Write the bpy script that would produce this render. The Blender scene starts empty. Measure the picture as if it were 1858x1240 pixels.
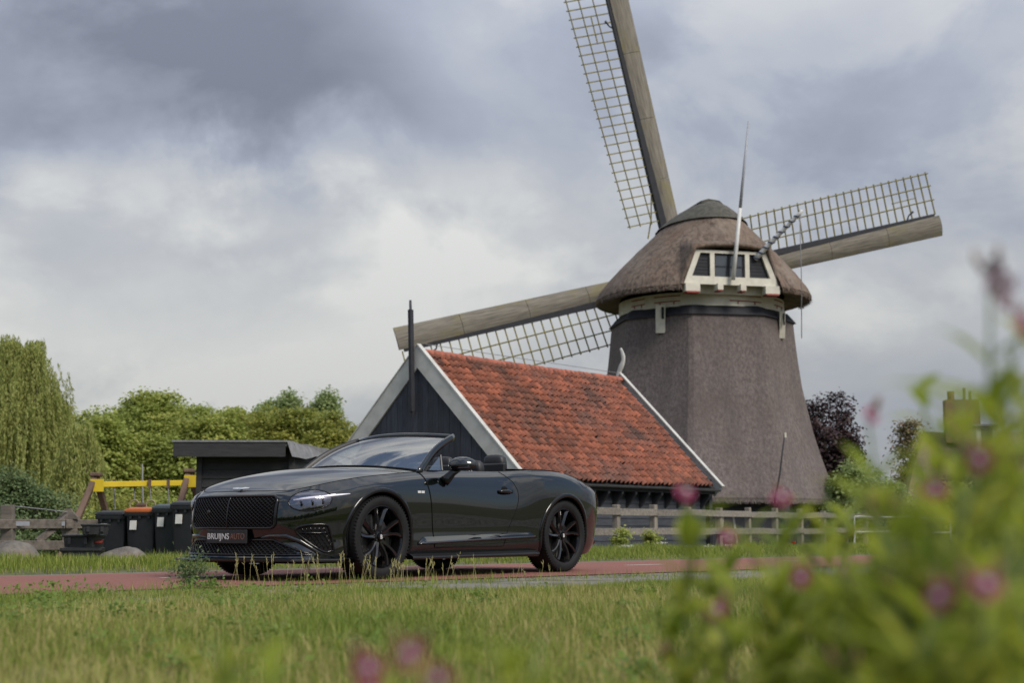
import bpy, bmesh, math, random
import numpy as np
from mathutils import Vector, Matrix
from mathutils.bvhtree import BVHTree

random.seed(7); RNG = np.random.default_rng(11)
scene = bpy.context.scene
C = scene.collection
R = math.radians

# ------------------------------------------------------------------ camera
CAM_H, PITCH, FPX = 0.46, R(7.2), 2684.0
cam_d = bpy.data.cameras.new('camera'); cam = bpy.data.objects.new('camera', cam_d); C.objects.link(cam)
cam.location = (0, 0, CAM_H); cam.rotation_euler = (R(90) + PITCH, 0, 0)
cam_d.sensor_width = 36.0; cam_d.lens = FPX / 1858 * 36
cam_d.clip_start = 0.05; cam_d.clip_end = 4000
cam_d.dof.use_dof = True; cam_d.dof.focus_distance = 14.0; cam_d.dof.aperture_fstop = 2.6; cam_d.dof.aperture_blades = 9
scene.camera = cam

# ------------------------------------------------------------------ render / exposure
scene.view_settings.view_transform = 'Standard'; scene.view_settings.look = 'None'
scene.view_settings.gamma = 1.0; scene.view_settings.use_curve_mapping = False
scene.view_settings.exposure = 0.28
scene.render.engine = 'CYCLES'
scene.cycles.use_denoising = True
scene.cycles.max_bounces = 6; scene.cycles.transparent_max_bounces = 12
scene.cycles.sample_clamp_indirect = 4.0

# ------------------------------------------------------------------ sky
SUN_DIR = Vector((0.60, -0.66, 0.80)).normalized()
world = bpy.data.worlds.new('World'); scene.world = world; world.use_nodes = True
wn, wl = world.node_tree.nodes, world.node_tree.links
wn.clear()
def W(t, **k):
    n = wn.new(t)
    for a, b in k.items(): setattr(n, a, b)
    return n
def wmath(op, a, b=None, c=None, clamp=False):
    n = W('ShaderNodeMath', operation=op, use_clamp=clamp)
    for i, v in enumerate((a, b, c)):
        if v is None: continue
        if isinstance(v, (int, float)): n.inputs[i].default_value = v
        else: wl.new(v, n.inputs[i])
    return n.outputs[0]
tc = W('ShaderNodeTexCoord'); gen = tc.outputs['Generated']
sep = W('ShaderNodeSeparateXYZ'); wl.new(gen, sep.inputs[0])
zc = wmath('ADD', wmath('MAXIMUM', sep.outputs[2], 0.0), 0.22)
px_, py_ = wmath('DIVIDE', sep.outputs[0], zc), wmath('DIVIDE', sep.outputs[1], zc)
comb = W('ShaderNodeCombineXYZ'); wl.new(px_, comb.inputs[0]); wl.new(py_, comb.inputs[1])
def wnoise(vec, scale, detail, rough, dist=0.0, off=(0, 0, 0)):
    m = W('ShaderNodeMapping'); m.inputs['Location'].default_value = off; wl.new(vec, m.inputs[0])
    n = W('ShaderNodeTexNoise'); n.inputs['Scale'].default_value = scale; n.inputs['Detail'].default_value = detail
    n.inputs['Roughness'].default_value = rough; n.inputs['Distortion'].default_value = dist
    wl.new(m.outputs[0], n.inputs['Vector']); return n.outputs['Fac']
n_big = wnoise(comb.outputs[0], 0.9, 7.0, 0.56, 0.35, (3.1, 1.7, 0))
n_dir = wnoise(gen, 7.0, 8.0, 0.58, 0.25, (0.4, 2.2, 5.0))
n_fine = wnoise(gen, 2.6, 8.0, 0.55, 0.2, (8.4, 0.2, 1.0))
def pdir(px, py):
    a, b = (px - 929) / FPX, (620 - py) / FPX
    return Vector((a, math.cos(PITCH) - b * math.sin(PITCH), math.sin(PITCH) + b * math.cos(PITCH))).normalized()
def wblob(px, py, r0, r1, stretch=1.0):
    # a cloud bank: distance from a direction in the sky, warped by noise
    d = pdir(px, py)
    v = W('ShaderNodeVectorMath', operation='SUBTRACT'); wl.new(gen, v.inputs[0]); v.inputs[1].default_value = d
    s = W('ShaderNodeVectorMath', operation='MULTIPLY'); wl.new(v.outputs[0], s.inputs[0]); s.inputs[1].default_value = (1 / stretch, 1 / stretch, 1)
    l = W('ShaderNodeVectorMath', operation='LENGTH'); wl.new(s.outputs[0], l.inputs[0])
    dd = wmath('ADD', l.outputs['Value'], wmath('MULTIPLY', wmath('SUBTRACT', n_dir, 0.5), 0.16))
    m = W('ShaderNodeMapRange', interpolation_type='SMOOTHSTEP'); wl.new(dd, m.inputs[0])
    m.inputs[1].default_value = r0; m.inputs[2].default_value = r1; m.inputs[3].default_value = 1; m.inputs[4].default_value = 0
    return m.outputs[0]
n_soft = wnoise(gen, 3.0, 6.0, 0.50, 0.3, (3.6, 1.2, 0.7)); n_soft.node.inputs[0].links[0].from_node.inputs['Scale'].default_value = (1.0, 1.0, 1.7)
n_cum = wnoise(gen, 6.0, 9.0, 0.55, 0.25, (1.3, 0.6, 2.9)); n_cum.node.inputs[0].links[0].from_node.inputs['Scale'].default_value = (1.0, 1.0, 1.6)
cum = W('ShaderNodeMapRange', interpolation_type='SMOOTHSTEP'); wl.new(n_cum, cum.inputs[0]); cum.inputs[1].default_value = 0.42; cum.inputs[2].default_value = 0.62; cum.inputs[3].default_value = -0.10; cum.inputs[4].default_value = 0.12
val = wmath('ADD', wmath('MULTIPLY', wmath('SUBTRACT', n_soft, 0.5), 0.95), 0.64)
val = wmath('ADD', val, cum.outputs[0])
val = wmath('ADD', val, wmath('MULTIPLY', wmath('SUBTRACT', n_big, 0.5), 0.40))
for (bx, by, r0, r1, st, w) in ((280, 50, 0.0, 0.20, 2.0, -0.50), (400, 520, 0.05, 0.125, 3.4, 0.30), (600, 285, 0.0, 0.045, 1.8, 0.16),
                                (870, 70, 0.0, 0.08, 1.4, 0.16), (1450, 60, 0.0, 0.16, 2.0, -0.24), (1650, 600, 0.0, 0.08, 2.4, 0.12), (700, 330, 0.02, 0.055, 2.6, 0.14), (130, 330, 0.01, 0.05, 2.6, 0.12)):
    val = wmath('ADD', val, wmath('MULTIPLY', wblob(bx, by, r0, r1, st), w))
ramp = W('ShaderNodeValToRGB'); wl.new(val, ramp.inputs[0])
el = ramp.color_ramp.elements
el[0].position = 0.0; el[0].color = (0.130, 0.141, 0.176, 1)
el[1].position = 0.90; el[1].color = (0.520, 0.520, 0.505, 1)
e = el.new(0.40); e.color = (0.250, 0.272, 0.325, 1)
e = el.new(0.66); e.color = (0.375, 0.385, 0.400, 1)
sky = W('ShaderNodeTexSky', sky_type='NISHITA'); sky.sun_disc = False
sky.sun_elevation = math.asin(SUN_DIR.z); sky.sun_rotation = math.atan2(SUN_DIR.x, SUN_DIR.y)
skys = W('ShaderNodeMix', data_type='RGBA', blend_type='MULTIPLY'); skys.inputs[0].default_value = 1.0
wl.new(sky.outputs[0], skys.inputs[6]); skys.inputs[7].default_value = (0.07, 0.07, 0.07, 1)
cover = W('ShaderNodeMapRange', interpolation_type='SMOOTHSTEP'); wl.new(n_fine, cover.inputs[0])
cover.inputs[1].default_value = 0.44; cover.inputs[2].default_value = 0.52; cover.inputs[3].default_value = 0.10; cover.inputs[4].default_value = 0.92
cov = wmath('MAXIMUM', cover.outputs[0], wmath('MULTIPLY', wblob(929, 400, 0.50, 0.80), 0.93))   # broken cloud, one wide bank over the mill
mixw = W('ShaderNodeMix', data_type='RGBA'); wl.new(cov, mixw.inputs[0]); wl.new(skys.outputs[2], mixw.inputs[6]); wl.new(ramp.outputs[0], mixw.inputs[7])
# a clouded sky is brighter overhead than at the horizon (standard overcast law, 1 + 2 sin h)
bg = W('ShaderNodeBackground'); wl.new(mixw.outputs[2], bg.inputs[0])
wl.new(wmath('MULTIPLY', wmath('ADD', wmath('MULTIPLY', wmath('MAXIMUM', sep.outputs[2], 0.0), 2.2), 1.0), 0.84), bg.inputs[1])
wo = W('ShaderNodeOutputWorld'); wl.new(bg.outputs[0], wo.inputs[0])

# ------------------------------------------------------------------ sun behind thin cloud
sd = bpy.data.lights.new('sun', 'SUN'); so = bpy.data.objects.new('sun', sd); C.objects.link(so)
sd.energy = 2.4; sd.angle = R(22); sd.color = (1.0, 0.93, 0.82)
so.rotation_euler = SUN_DIR.to_track_quat('Z', 'Y').to_euler(); so.location = (20, -20, 40)

# ------------------------------------------------------------------ helpers
def at(px, py, Y):
    a, b = (px - 929) / FPX, (620 - py) / FPX
    d = Vector((a, math.cos(PITCH) - b * math.sin(PITCH), math.sin(PITCH) + b * math.cos(PITCH)))
    return Vector((0, 0, CAM_H)) + d * (Y / d.y)

def np_mesh(name, V, F, attrs=None):
    V = np.asarray(V, np.float32); F = np.asarray(F, np.int32)
    m = bpy.data.meshes.new(name); n, k = F.shape
    m.vertices.add(len(V)); m.vertices.foreach_set('co', V.ravel())
    m.loops.add(n * k); m.loops.foreach_set('vertex_index', F.ravel())
    m.polygons.add(n); m.polygons.foreach_set('loop_start', np.arange(0, n * k, k, dtype=np.int32))
    m.update(calc_edges=True)
    for a, d in (attrs or {}).items():
        t = m.attributes.new(a, 'FLOAT', 'POINT'); t.data.foreach_set('value', np.asarray(d, np.float32))
    return m

def link(name, me, mat=None, parent=None, smooth=False, loc=None):
    o = bpy.data.objects.new(name, me); C.objects.link(o)
    if mat is not None and me is not None and len(me.materials) == 0: me.materials.append(mat)
    if parent is not None: o.parent = parent
    if smooth and me is not None: me.polygons.foreach_set('use_smooth', [True] * len(me.polygons))
    if loc is not None: o.location = loc
    return o

def tag(o, label=None, cat=None, group=None, kind=None):
    if label: o['label'] = label
    if cat: o['category'] = cat
    if group: o['group'] = group
    if kind: o['kind'] = kind
    return o

def empty(name, loc=(0, 0, 0), rz=0.0, parent=None):
    o = bpy.data.objects.new(name, None); C.objects.link(o); o.location = loc; o.rotation_euler = (0, 0, rz)
    o.empty_display_size = 0.1
    if parent is not None: o.parent = parent
    return o

def copy_tree(o, parent=None):
    c = o.copy(); C.objects.link(c)
    if parent is not None: c.parent = parent
    for ch in list(o.children): copy_tree(ch, c)
    return c

class MB:
    def __init__(s): s.V = []; s.F = []; s.M = []
    def add(s, V, F, m=0):
        b = len(s.V); s.V += [tuple(v) for v in V]; s.F += [tuple(i + b for i in f) for f in F]; s.M += [m] * len(F); return s
    def box(s, c, d, rot=None, ch=0.0, m=0):
        hx, hy, hz = d[0] / 2, d[1] / 2, d[2] / 2
        if ch > 0:
            V = []
            for sx in (-1, 1):
                for sy in (-1, 1):
                    for sz in (-1, 1):
                        V += [(sx * (hx - ch), sy * (hy - ch), sz * hz), (sx * (hx - ch), sy * hy, sz * (hz - ch)), (sx * hx, sy * (hy - ch), sz * (hz - ch))]
            bm = bmesh.new()
            for v in V: bm.verts.new(v)
            r = bmesh.ops.convex_hull(bm, input=bm.verts)
            bm.verts.index_update()
            V = [v.co.copy() for v in bm.verts]; F = [[v.index for v in f.verts] for f in bm.faces]; bm.free()
        else:
            V = [(x, y, z) for x in (-hx, hx) for y in (-hy, hy) for z in (-hz, hz)]
            F = [(0, 1, 3, 2), (4, 6, 7, 5), (0, 4, 5, 1), (2, 3, 7, 6), (0, 2, 6, 4), (1, 5, 7, 3)]
        M = rot if rot is not None else Matrix.Identity(3)
        c = Vector(c)
        return s.add([M @ Vector(v) + c for v in V], F, m)
    def bar(s, p0, p1, w, h, up=(0, 0, 1), ch=0.0, m=0):
        p0, p1 = Vector(p0), Vector(p1); x = (p1 - p0).normalized(); up = Vector(up)
        y = up.cross(x)
        if y.length < 1e-4: y = Vector((0, 1, 0)).cross(x)
        y.normalize(); z = x.cross(y)
        return s.box((p0 + p1) / 2, ((p1 - p0).length, w, h), Matrix((x, y, z)).transposed(), ch, m)
    def tube(s, pts, rad, n=8, cap=True, m=0, sx=1.0, sy=1.0, closed=False):
        pts = [Vector(p) for p in pts]; N = len(pts)
        rad = [rad] * N if isinstance(rad, (int, float)) else list(rad)
        V = []; prev = None
        for i, p in enumerate(pts):
            if closed: t = pts[(i + 1) % N] - pts[i - 1]
            else: t = pts[min(i + 1, N - 1)] - pts[max(i - 1, 0)]
            t.normalize()
            if prev is None:
                a = Vector((0, 0, 1)) if abs(t.z) < 0.9 else Vector((1, 0, 0))
                u = t.cross(a).normalized()
            else:
                u = (prev - t * prev.dot(t)).normalized()
            prev = u; w = t.cross(u)
            for k in range(n):
                a = 2 * math.pi * k / n
                V.append(p + u * (math.cos(a) * rad[i] * sx) + w * (math.sin(a) * rad[i] * sy))
        F = []
        for i in range(N if closed else N - 1):
            j = (i + 1) % N
            for k in range(n):
                l = (k + 1) % n; F.append((i * n + k, i * n + l, j * n + l, j * n + k))
        if cap and not closed:
            F.append(tuple(range(n - 1, -1, -1))); F.append(tuple((N - 1) * n + k for k in range(n)))
        return s.add(V, F, m)
    def lathe(s, prof, n=32, axis='z', c=(0, 0, 0), a0=0.0, a1=2 * math.pi, m=0):
        full = abs(a1 - a0 - 2 * math.pi) < 1e-6; k = n if full else n + 1
        V = []; c = Vector(c)
        for i in range(k):
            a = a0 + (a1 - a0) * i / n
            for (r, z) in prof:
                x, y = r * math.cos(a), r * math.sin(a)
                V.append(c + Vector((x, y, z) if axis == 'z' else ((x, z, y) if axis == 'y' else (z, x, y))))
        P = len(prof); F = []
        for i in range(n):
            j = (i + 1) % k
            for q in range(P - 1): F.append((i * P + q, j * P + q, j * P + q + 1, i * P + q + 1))
        return s.add(V, F, m)
    def prism(s, poly, d0, d1, fr, m=0):
        # poly in (a,b); fr(a,b,d)->Vector
        n = len(poly); V = [fr(a, b, d0) for a, b in poly] + [fr(a, b, d1) for a, b in poly]
        F = [tuple(range(n - 1, -1, -1)), tuple(range(n, 2 * n))] + [(i, (i + 1) % n, n + (i + 1) % n, n + i) for i in range(n)]
        return s.add(V, F, m)
    def mesh(s, name, mats=None):
        me = bpy.data.meshes.new(name); me.from_pydata([tuple(v) for v in s.V], [], s.F)
        for m_ in (mats or []): me.materials.append(m_)
        if any(s.M): me.polygons.foreach_set('material_index', s.M)
        bm = bmesh.new(); bm.from_mesh(me); bmesh.ops.recalc_face_normals(bm, faces=bm.faces); bm.to_mesh(me); bm.free()
        return me
    def build(s, name, mat, parent=None, smooth=False, loc=None):
        return link(name, s.mesh(name, mat if isinstance(mat, (list, tuple)) else [mat]), None, parent, smooth, loc)

def smooth_angle(o, deg=35):
    me = o.data; bm = bmesh.new(); bm.from_mesh(me)
    for f in bm.faces: f.smooth = True
    for e_ in bm.edges:
        if len(e_.link_faces) == 2 and e_.calc_face_angle(0) > R(deg): e_.smooth = False
    bm.to_mesh(me); bm.free(); return o

# ------------------------------------------------------------------ materials
MATS = {}
def mat(name, c1, c2=None, rough=0.7, scale=8.0, detail=6.0, bump=0.0, bscale=None, metal=0.0, coat=0.0, spec=0.5, stretch=(1, 1, 1),
        rnd=0.0, island=False, lo=0.35, hi=0.65, spots=None, wpos=None, coords='Object', emit=None, coat_rough=0.03):
    if name in MATS: return MATS[name]
    m = bpy.data.materials.new(name); m.use_nodes = True; nt = m.node_tree; N, L = nt.nodes, nt.links
    b = N['Principled BSDF']; b.inputs['Roughness'].default_value = rough; b.inputs['Metallic'].default_value = metal
    b.inputs['Specular IOR Level'].default_value = spec; b.inputs['Coat Weight'].default_value = coat; b.inputs['Coat Roughness'].default_value = coat_rough
    b.inputs['Base Color'].default_value = (*c1, 1)
    t = N.new('ShaderNodeTexCoord'); mp = N.new('ShaderNodeMapping'); L.new(t.outputs[coords], mp.inputs[0]); mp.inputs['Scale'].default_value = stretch
    if rnd or island:
        oi = N.new('ShaderNodeObjectInfo'); src = oi.outputs['Random']
        if island:
            ge = N.new('ShaderNodeNewGeometry'); ad = N.new('ShaderNodeMath'); ad.operation = 'ADD'
            L.new(ge.outputs['Random Per Island'], ad.inputs[0]); L.new(src, ad.inputs[1])
            fr = N.new('ShaderNodeMath'); fr.operation = 'FRACT'; L.new(ad.outputs[0], fr.inputs[0]); src = fr.outputs[0]
        vm = N.new('ShaderNodeVectorMath'); vm.operation = 'MULTIPLY_ADD'; cx = N.new('ShaderNodeCombineXYZ')
        L.new(src, cx.inputs[0]); L.new(src, cx.inputs[1]); L.new(src, cx.inputs[2])
        L.new(cx.outputs[0], vm.inputs[0]); vm.inputs[1].default_value = (37, 53, 71); L.new(mp.outputs[0], vm.inputs[2]); vec = vm.outputs[0]
    else: vec = mp.outputs[0]
    if c2 is not None:
        n = N.new('ShaderNodeTexNoise'); n.inputs['Scale'].default_value = scale; n.inputs['Detail'].default_value = detail; n.inputs['Roughness'].default_value = 0.6
        L.new(vec, n.inputs['Vector'])
        mr = N.new('ShaderNodeMapRange'); L.new(n.outputs['Fac'], mr.inputs[0]); mr.inputs[1].default_value = lo; mr.inputs[2].default_value = hi
        mx = N.new('ShaderNodeMix'); mx.data_type = 'RGBA'; L.new(mr.outputs[0], mx.inputs[0]); mx.inputs[6].default_value = (*c1, 1); mx.inputs[7].default_value = (*c2, 1)
        col = mx.outputs[2]
        if spots:
            (sc_, sl, sh, scol, samt) = spots
            n3 = N.new('ShaderNodeTexNoise'); n3.inputs['Scale'].default_value = sc_; n3.inputs['Detail'].default_value = 5; L.new(t.outputs[coords] if not (rnd or island) else vec, n3.inputs['Vector'])
            m3 = N.new('ShaderNodeMapRange'); L.new(n3.outputs['Fac'], m3.inputs[0]); m3.inputs[1].default_value = sl; m3.inputs[2].default_value = sh; m3.inputs[4].default_value = samt
            x3 = N.new('ShaderNodeMix'); x3.data_type = 'RGBA'; L.new(m3.outputs[0], x3.inputs[0]); L.new(col, x3.inputs[6]); x3.inputs[7].default_value = (*scol, 1); col = x3.outputs[2]
        if wpos:   # stains that run across neighbouring pieces, fixed to the place
            (ws, wlo, whi, wcol, wamt) = wpos; ge2 = N.new('ShaderNodeNewGeometry'); wm = N.new('ShaderNodeMapping'); wm.inputs['Scale'].default_value = ws; L.new(ge2.outputs['Position'], wm.inputs[0])
            n5 = N.new('ShaderNodeTexNoise'); n5.inputs['Scale'].default_value = 1.0; n5.inputs['Detail'].default_value = 6; n5.inputs['Roughness'].default_value = 0.62; L.new(wm.outputs[0], n5.inputs['Vector'])
            m5 = N.new('ShaderNodeMapRange'); L.new(n5.outputs['Fac'], m5.inputs[0]); m5.inputs[1].default_value = wlo; m5.inputs[2].default_value = whi; m5.inputs[4].default_value = wamt
            x5 = N.new('ShaderNodeMix'); x5.data_type = 'RGBA'; L.new(m5.outputs[0], x5.inputs[0]); L.new(col, x5.inputs[6]); x5.inputs[7].default_value = (*wcol, 1); col = x5.outputs[2]
        if rnd:
            h = N.new('ShaderNodeHueSaturation'); L.new(col, h.inputs['Color'])
            r1 = N.new('ShaderNodeMapRange'); L.new(src, r1.inputs[0]); r1.inputs[3].default_value = 1 - rnd; r1.inputs[4].default_value = 1 + rnd; L.new(r1.outputs[0], h.inputs['Value'])
            col = h.outputs[0]
        L.new(col, b.inputs['Base Color'])
        rr = N.new('ShaderNodeMapRange'); L.new(n.outputs['Fac'], rr.inputs[0]); rr.inputs[3].default_value = max(rough - 0.1, 0); rr.inputs[4].default_value = min(rough + 0.1, 1)
        if coat == 0: L.new(rr.outputs[0], b.inputs['Roughness'])
    if bump:
        n2 = N.new('ShaderNodeTexNoise'); n2.inputs['Scale'].default_value = bscale or scale * 3; n2.inputs['Detail'].default_value = 5; L.new(vec, n2.inputs['Vector'])
        bp = N.new('ShaderNodeBump'); bp.inputs['Strength'].default_value = bump; bp.inputs['Distance'].default_value = 0.02
        L.new(n2.outputs['Fac'], bp.inputs['Height']); L.new(bp.outputs[0], b.inputs['Normal'])
    if emit: b.inputs['Emission Color'].default_value = (*emit[0], 1); b.inputs['Emission Strength'].default_value = emit[1]
    MATS[name] = m; return m

def leaf_mat(name, ca, cb, cc, trans=0.35, rough=0.55):
    # colour from a per-leaf attribute 'tint' : leaf age and kind, 0..1
    m = bpy.data.materials.new(name); m.use_nodes = True; nt = m.node_tree; N, L = nt.nodes, nt.links
    b = N['Principled BSDF']; b.inputs['Roughness'].default_value = rough; b.inputs['Specular IOR Level'].default_value = 0.3
    a = N.new('ShaderNodeAttribute'); a.attribute_name = 'tint'
    r = N.new('ShaderNodeValToRGB'); L.new(a.outputs['Fac'], r.inputs[0])
    r.color_ramp.elements[0].color = (*ca, 1); r.color_ramp.elements[1].color = (*cc, 1); r.color_ramp.elements.new(0.5).color = (*cb, 1)
    L.new(r.outputs[0], b.inputs['Base Color'])
    tr = N.new('ShaderNodeBsdfTranslucent'); L.new(r.outputs[0], tr.inputs[0])
    mx = N.new('ShaderNodeMixShader'); mx.inputs[0].default_value = trans
    L.new(b.outputs[0], mx.inputs[1]); L.new(tr.outputs[0], mx.inputs[2]); L.new(mx.outputs[0], N['Material Output'].inputs[0])
    return m
# ================================================================== GROUND, ROAD
S2 = math.sqrt(2)
def m_of(x, y): return (y - x - 19.6) / S2            # distance beyond the far edge of the cycle path
def hash_noise(x, y):
    return 0.5 * np.sin(x * 1.7 + 0.6 * np.sin(y * 1.3)) * np.sin(y * 1.9 + 0.8 * np.sin(x * 0.9)) + 0.5 * np.sin(x * 0.53 + 1.1) * np.sin(y * 0.61 + x * 0.2)
def ground_z(x, y):
    x = np.asarray(x, float); y = np.asarray(y, float); m = m_of(x, y)
    z = np.interp(m, [-6.5, -6.0, -5.5, -4.0, -3.9, 0.0, 0.25, 1.2, 3.0, 6.4, 10, 16, 28, 60], [0, 0, -0.02, -0.02, -0.05, -0.05, 0.0, 0.05, -0.02, -0.32, -0.42, -0.9, -2.2, -2.4])
    b = np.clip((np.abs(m + 2) - 3) / 3, 0, 1) * np.clip((np.hypot(x, y) - 2) / 4, 0, 1)
    return z + 0.018 * hash_noise(x * 1.3, y * 1.3) * b
xs = np.unique(np.concatenate([np.linspace(-2500, -60, 14), np.linspace(-60, -16, 23), np.arange(-16, 20.1, 0.4), np.linspace(20, 60, 21), np.linspace(60, 2500, 14)]))
ys = np.unique(np.concatenate([np.linspace(-2500, -20, 12), np.linspace(-20, 2, 12), np.arange(2, 42.1, 0.4), np.linspace(42, 110, 30), np.linspace(110, 3500, 14)]))
XX, YY = np.meshgrid(xs, ys); nx, ny = len(xs), len(ys)
V = np.stack([XX.ravel(), YY.ravel(), ground_z(XX, YY).ravel()], 1)
ii = (np.arange(ny - 1)[:, None] * nx + np.arange(nx - 1)[None]).ravel()
F = np.stack([ii, ii + 1, ii + nx + 1, ii + nx], 1)
M_ground = mat('soil_and_turf', (0.060, 0.070, 0.022), (0.120, 0.105, 0.045), 0.95, 1.6, 8, 0.6, 30, coords='Object')
tag(link('ground', np_mesh('ground', V, F), M_ground, smooth=True), kind='structure')

def strip(name, c0, c1, z, m_, t0=-70, t1=90, wob=0.0, n=280):
    # a band parallel to the path: (y - x) from c0 to c1
    V = []; F = []
    for i in range(n + 1):
        t = t0 + (t1 - t0) * i / n
        for k, c in enumerate((c0, c1)):
            cc = c + (wob * (math.sin(t * 2.3 + k) + 0.6 * math.sin(t * 5.1 + 2 * k) + 0.5 * math.sin(t * 11.3)) if wob else 0)
            V.append(((t * S2 - cc) / 2, (t * S2 + cc) / 2, z))
    for i in range(n): F.append((2 * i, 2 * i + 2, 2 * i + 3, 2 * i + 1))
    return tag(link(name, np_mesh(name, V, F), m_), kind='structure')
M_path = mat('red_asphalt', (0.215, 0.078, 0.058), (0.265, 0.100, 0.076), 0.85, 2.2, 10, 0.5, 260, spots=(0.8, 0.5, 0.75, (0.19, 0.085, 0.066), 0.6), wpos=((2.2, 2.2, 1), .50, .68, (0.14, 0.075, 0.060), .7))
M_edge = mat('grey_asphalt', (0.13, 0.128, 0.125), (0.20, 0.195, 0.185), 0.9, 30, 6, 0.5, 200)
M_gravel = mat('gravel', (0.11, 0.102, 0.088), (0.27, 0.255, 0.225), 0.95, 28, 8, 1.0, 70, spots=(1.6, 0.5, 0.62, (0.085, 0.085, 0.035), 0.8))
M_white = mat('road_paint', (0.62, 0.60, 0.55), (0.42, 0.38, 0.34), 0.8, 25, 5)
strip('cycle_path', 14.10, 19.30, 0.0, M_path, wob=0.012)
strip('path_edge', 19.24, 19.68, -0.004, M_edge, wob=0.02)
strip('gravel_verge', 10.2, 14.14, -0.008, M_gravel, wob=0.10)
for k, t in enumerate(np.arange(-22.4, 60, 3.3)):
    t = t + 0.2; V = []; F = [(0, 1, 2, 3)]
    for (tt, cc) in ((t, 17.03), (t + 0.7, 17.03), (t + 0.7, 17.19), (t, 17.19)): V.append(((tt * S2 - cc) / 2, (tt * S2 + cc) / 2, 0.004))
    if not (2 < (V[0][1]) < 60): continue
    tag(link('road_dash', np_mesh('road_dash', V, F), M_white), kind='structure')

# ================================================================== WINDMILL
M_thatch = mat('reed_thatch', (0.075, 0.060, 0.057), (0.178, 0.148, 0.140), 0.95, 5.5, 12, 0.8, 12, stretch=(2.0, 2.0, 1.3), lo=0.3, hi=0.7, spots=(0.7, 0.46, 0.72, (0.085, 0.066, 0.060), 0.5), wpos=((1.3, 1.3, .22), .45, .70, (0.055, 0.047, 0.043), .35))
M_thatch_cap = mat('reed_thatch_cap', (0.038, 0.026, 0.019), (0.205, 0.152, 0.118), 0.95, 3.4, 12, 1.0, 7, stretch=(2.2, 2.2, 1.1), lo=0.3, hi=0.68, spots=(0.8, 0.5, 0.70, (0.120, 0.072, 0.045), 0.6), wpos=((1.0, 1.0, .5), .48, .66, (0.23, 0.19, 0.155), .45))
M_moss = mat('mossy_ridge', (0.045, 0.044, 0.036), (0.10, 0.095, 0.078), 0.95, 6, 8, 0.6, 30)
M_cream = mat('cream_paint', (0.60, 0.575, 0.49), (0.50, 0.475, 0.40), 0.6, 4, 6, 0.08, 40)
M_tar = mat('tarred_black', (0.014, 0.015, 0.020), (0.026, 0.028, 0.036), 0.8, 5, 6, 0.15, 30)
M_red = mat('red_trim', (0.26, 0.035, 0.025), (0.20, 0.03, 0.02), 0.6, 8)
M_dark = mat('dark_inside', (0.012, 0.012, 0.013), (0.02, 0.02, 0.02), 0.9, 5)
M_wood = mat('weathered_sail_wood', (0.095, 0.086, 0.072), (0.235, 0.212, 0.175), 0.85, 3.0, 9, 0.35, 24, stretch=(0.5, 6, 6), spots=(0.9, 0.52, 0.72, (0.19, 0.165, 0.055), 0.7), lo=0.3, hi=0.7)
M_lath = mat('sail_lath', (0.15, 0.13, 0.035), (0.21, 0.18, 0.06), 0.8, 4, 5)
M_glass = mat('window_glass', (0.028, 0.032, 0.040), (0.045, 0.05, 0.06), 0.12, 2, 3, spec=0.8)
M_pole = mat('white_pole', (0.62, 0.62, 0.60), (0.5, 0.5, 0.48), 0.5, 6)
M_grey_pole = mat('grey_pole', (0.33, 0.34, 0.37), (0.25, 0.26, 0.29), 0.5, 6)
M_rope = mat('rope', (0.22, 0.22, 0.23), (0.15, 0.15, 0.16), 0.8, 20)

MX, MY = 6.97, 54.0
MZ = float(ground_z(MX, MY))
mill = tag(empty('windmill', (MX, MY, MZ)), 'tall thatched octagonal smock windmill with lattice sails behind the tiled barn', 'windmill')
def mz(py): return at(929, py, 54).z - MZ
PXM = 54 / FPX
# --- thatched body : rounded octagon, flaring to the foot
prof = [(914, 232), (908, 233), (874, 218), (850, 210), (826, 202), (790, 192), (755, 184), (706, 174), (660, 168), (632, 165), (600, 162), (591, 161.5)]
def octa(r, z, n_edge=7, rc=0.035, jit=0.0):
    out = []
    for k in range(8):
        a = R(-90 - 13.3 + 45 * k); a2 = a + R(45)
        p0 = Vector((math.cos(a), math.sin(a))) * r; p1 = Vector((math.cos(a2), math.sin(a2))) * r
        for j in range(n_edge):
            f = rc + (1 - 2 * rc) * j / (n_edge - 1)
            p = p0.lerp(p1, f); out.append((p.x, p.y, z + (RNG.uniform(-jit, jit) if jit else 0)))
    return out
V = []; F = []; nr = 56
for i, (py, rp) in enumerate(prof):
    V += octa(rp / 0.965 * PXM, mz(py), jit=0.02 if i == 0 else 0)
for i in range(len(prof) - 1):
    for k in range(nr):
        l = (k + 1) % nr; F.append((i * nr + k, i * nr + l, (i + 1) * nr + l, (i + 1) * nr + k))
b = len(V); V += [(x * 0.93, y * 0.93, z + 0.05) for x, y, z in octa(232 / 0.965 * PXM, mz(914))]
for k in range(nr): l = (k + 1) % nr; F.append((b + k, b + l, l, k))
o = link('thatched_tower', np_mesh('thatched_tower', V, F), M_thatch, mill, smooth=True); smooth_angle(o, 18)
# --- dark base wall under the thatch
mb = MB(); q = octa(4.35, 0); n8 = len(q)
mb.add([(x, y, -0.3) for x, y, z in q] + [(x, y, mz(912) + 0.2) for x, y, z in q], [(k, (k + 1) % n8, n8 + (k + 1) % n8, n8 + k) for k in range(n8)])
mb.build('base_wall', M_tar, mill)
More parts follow.
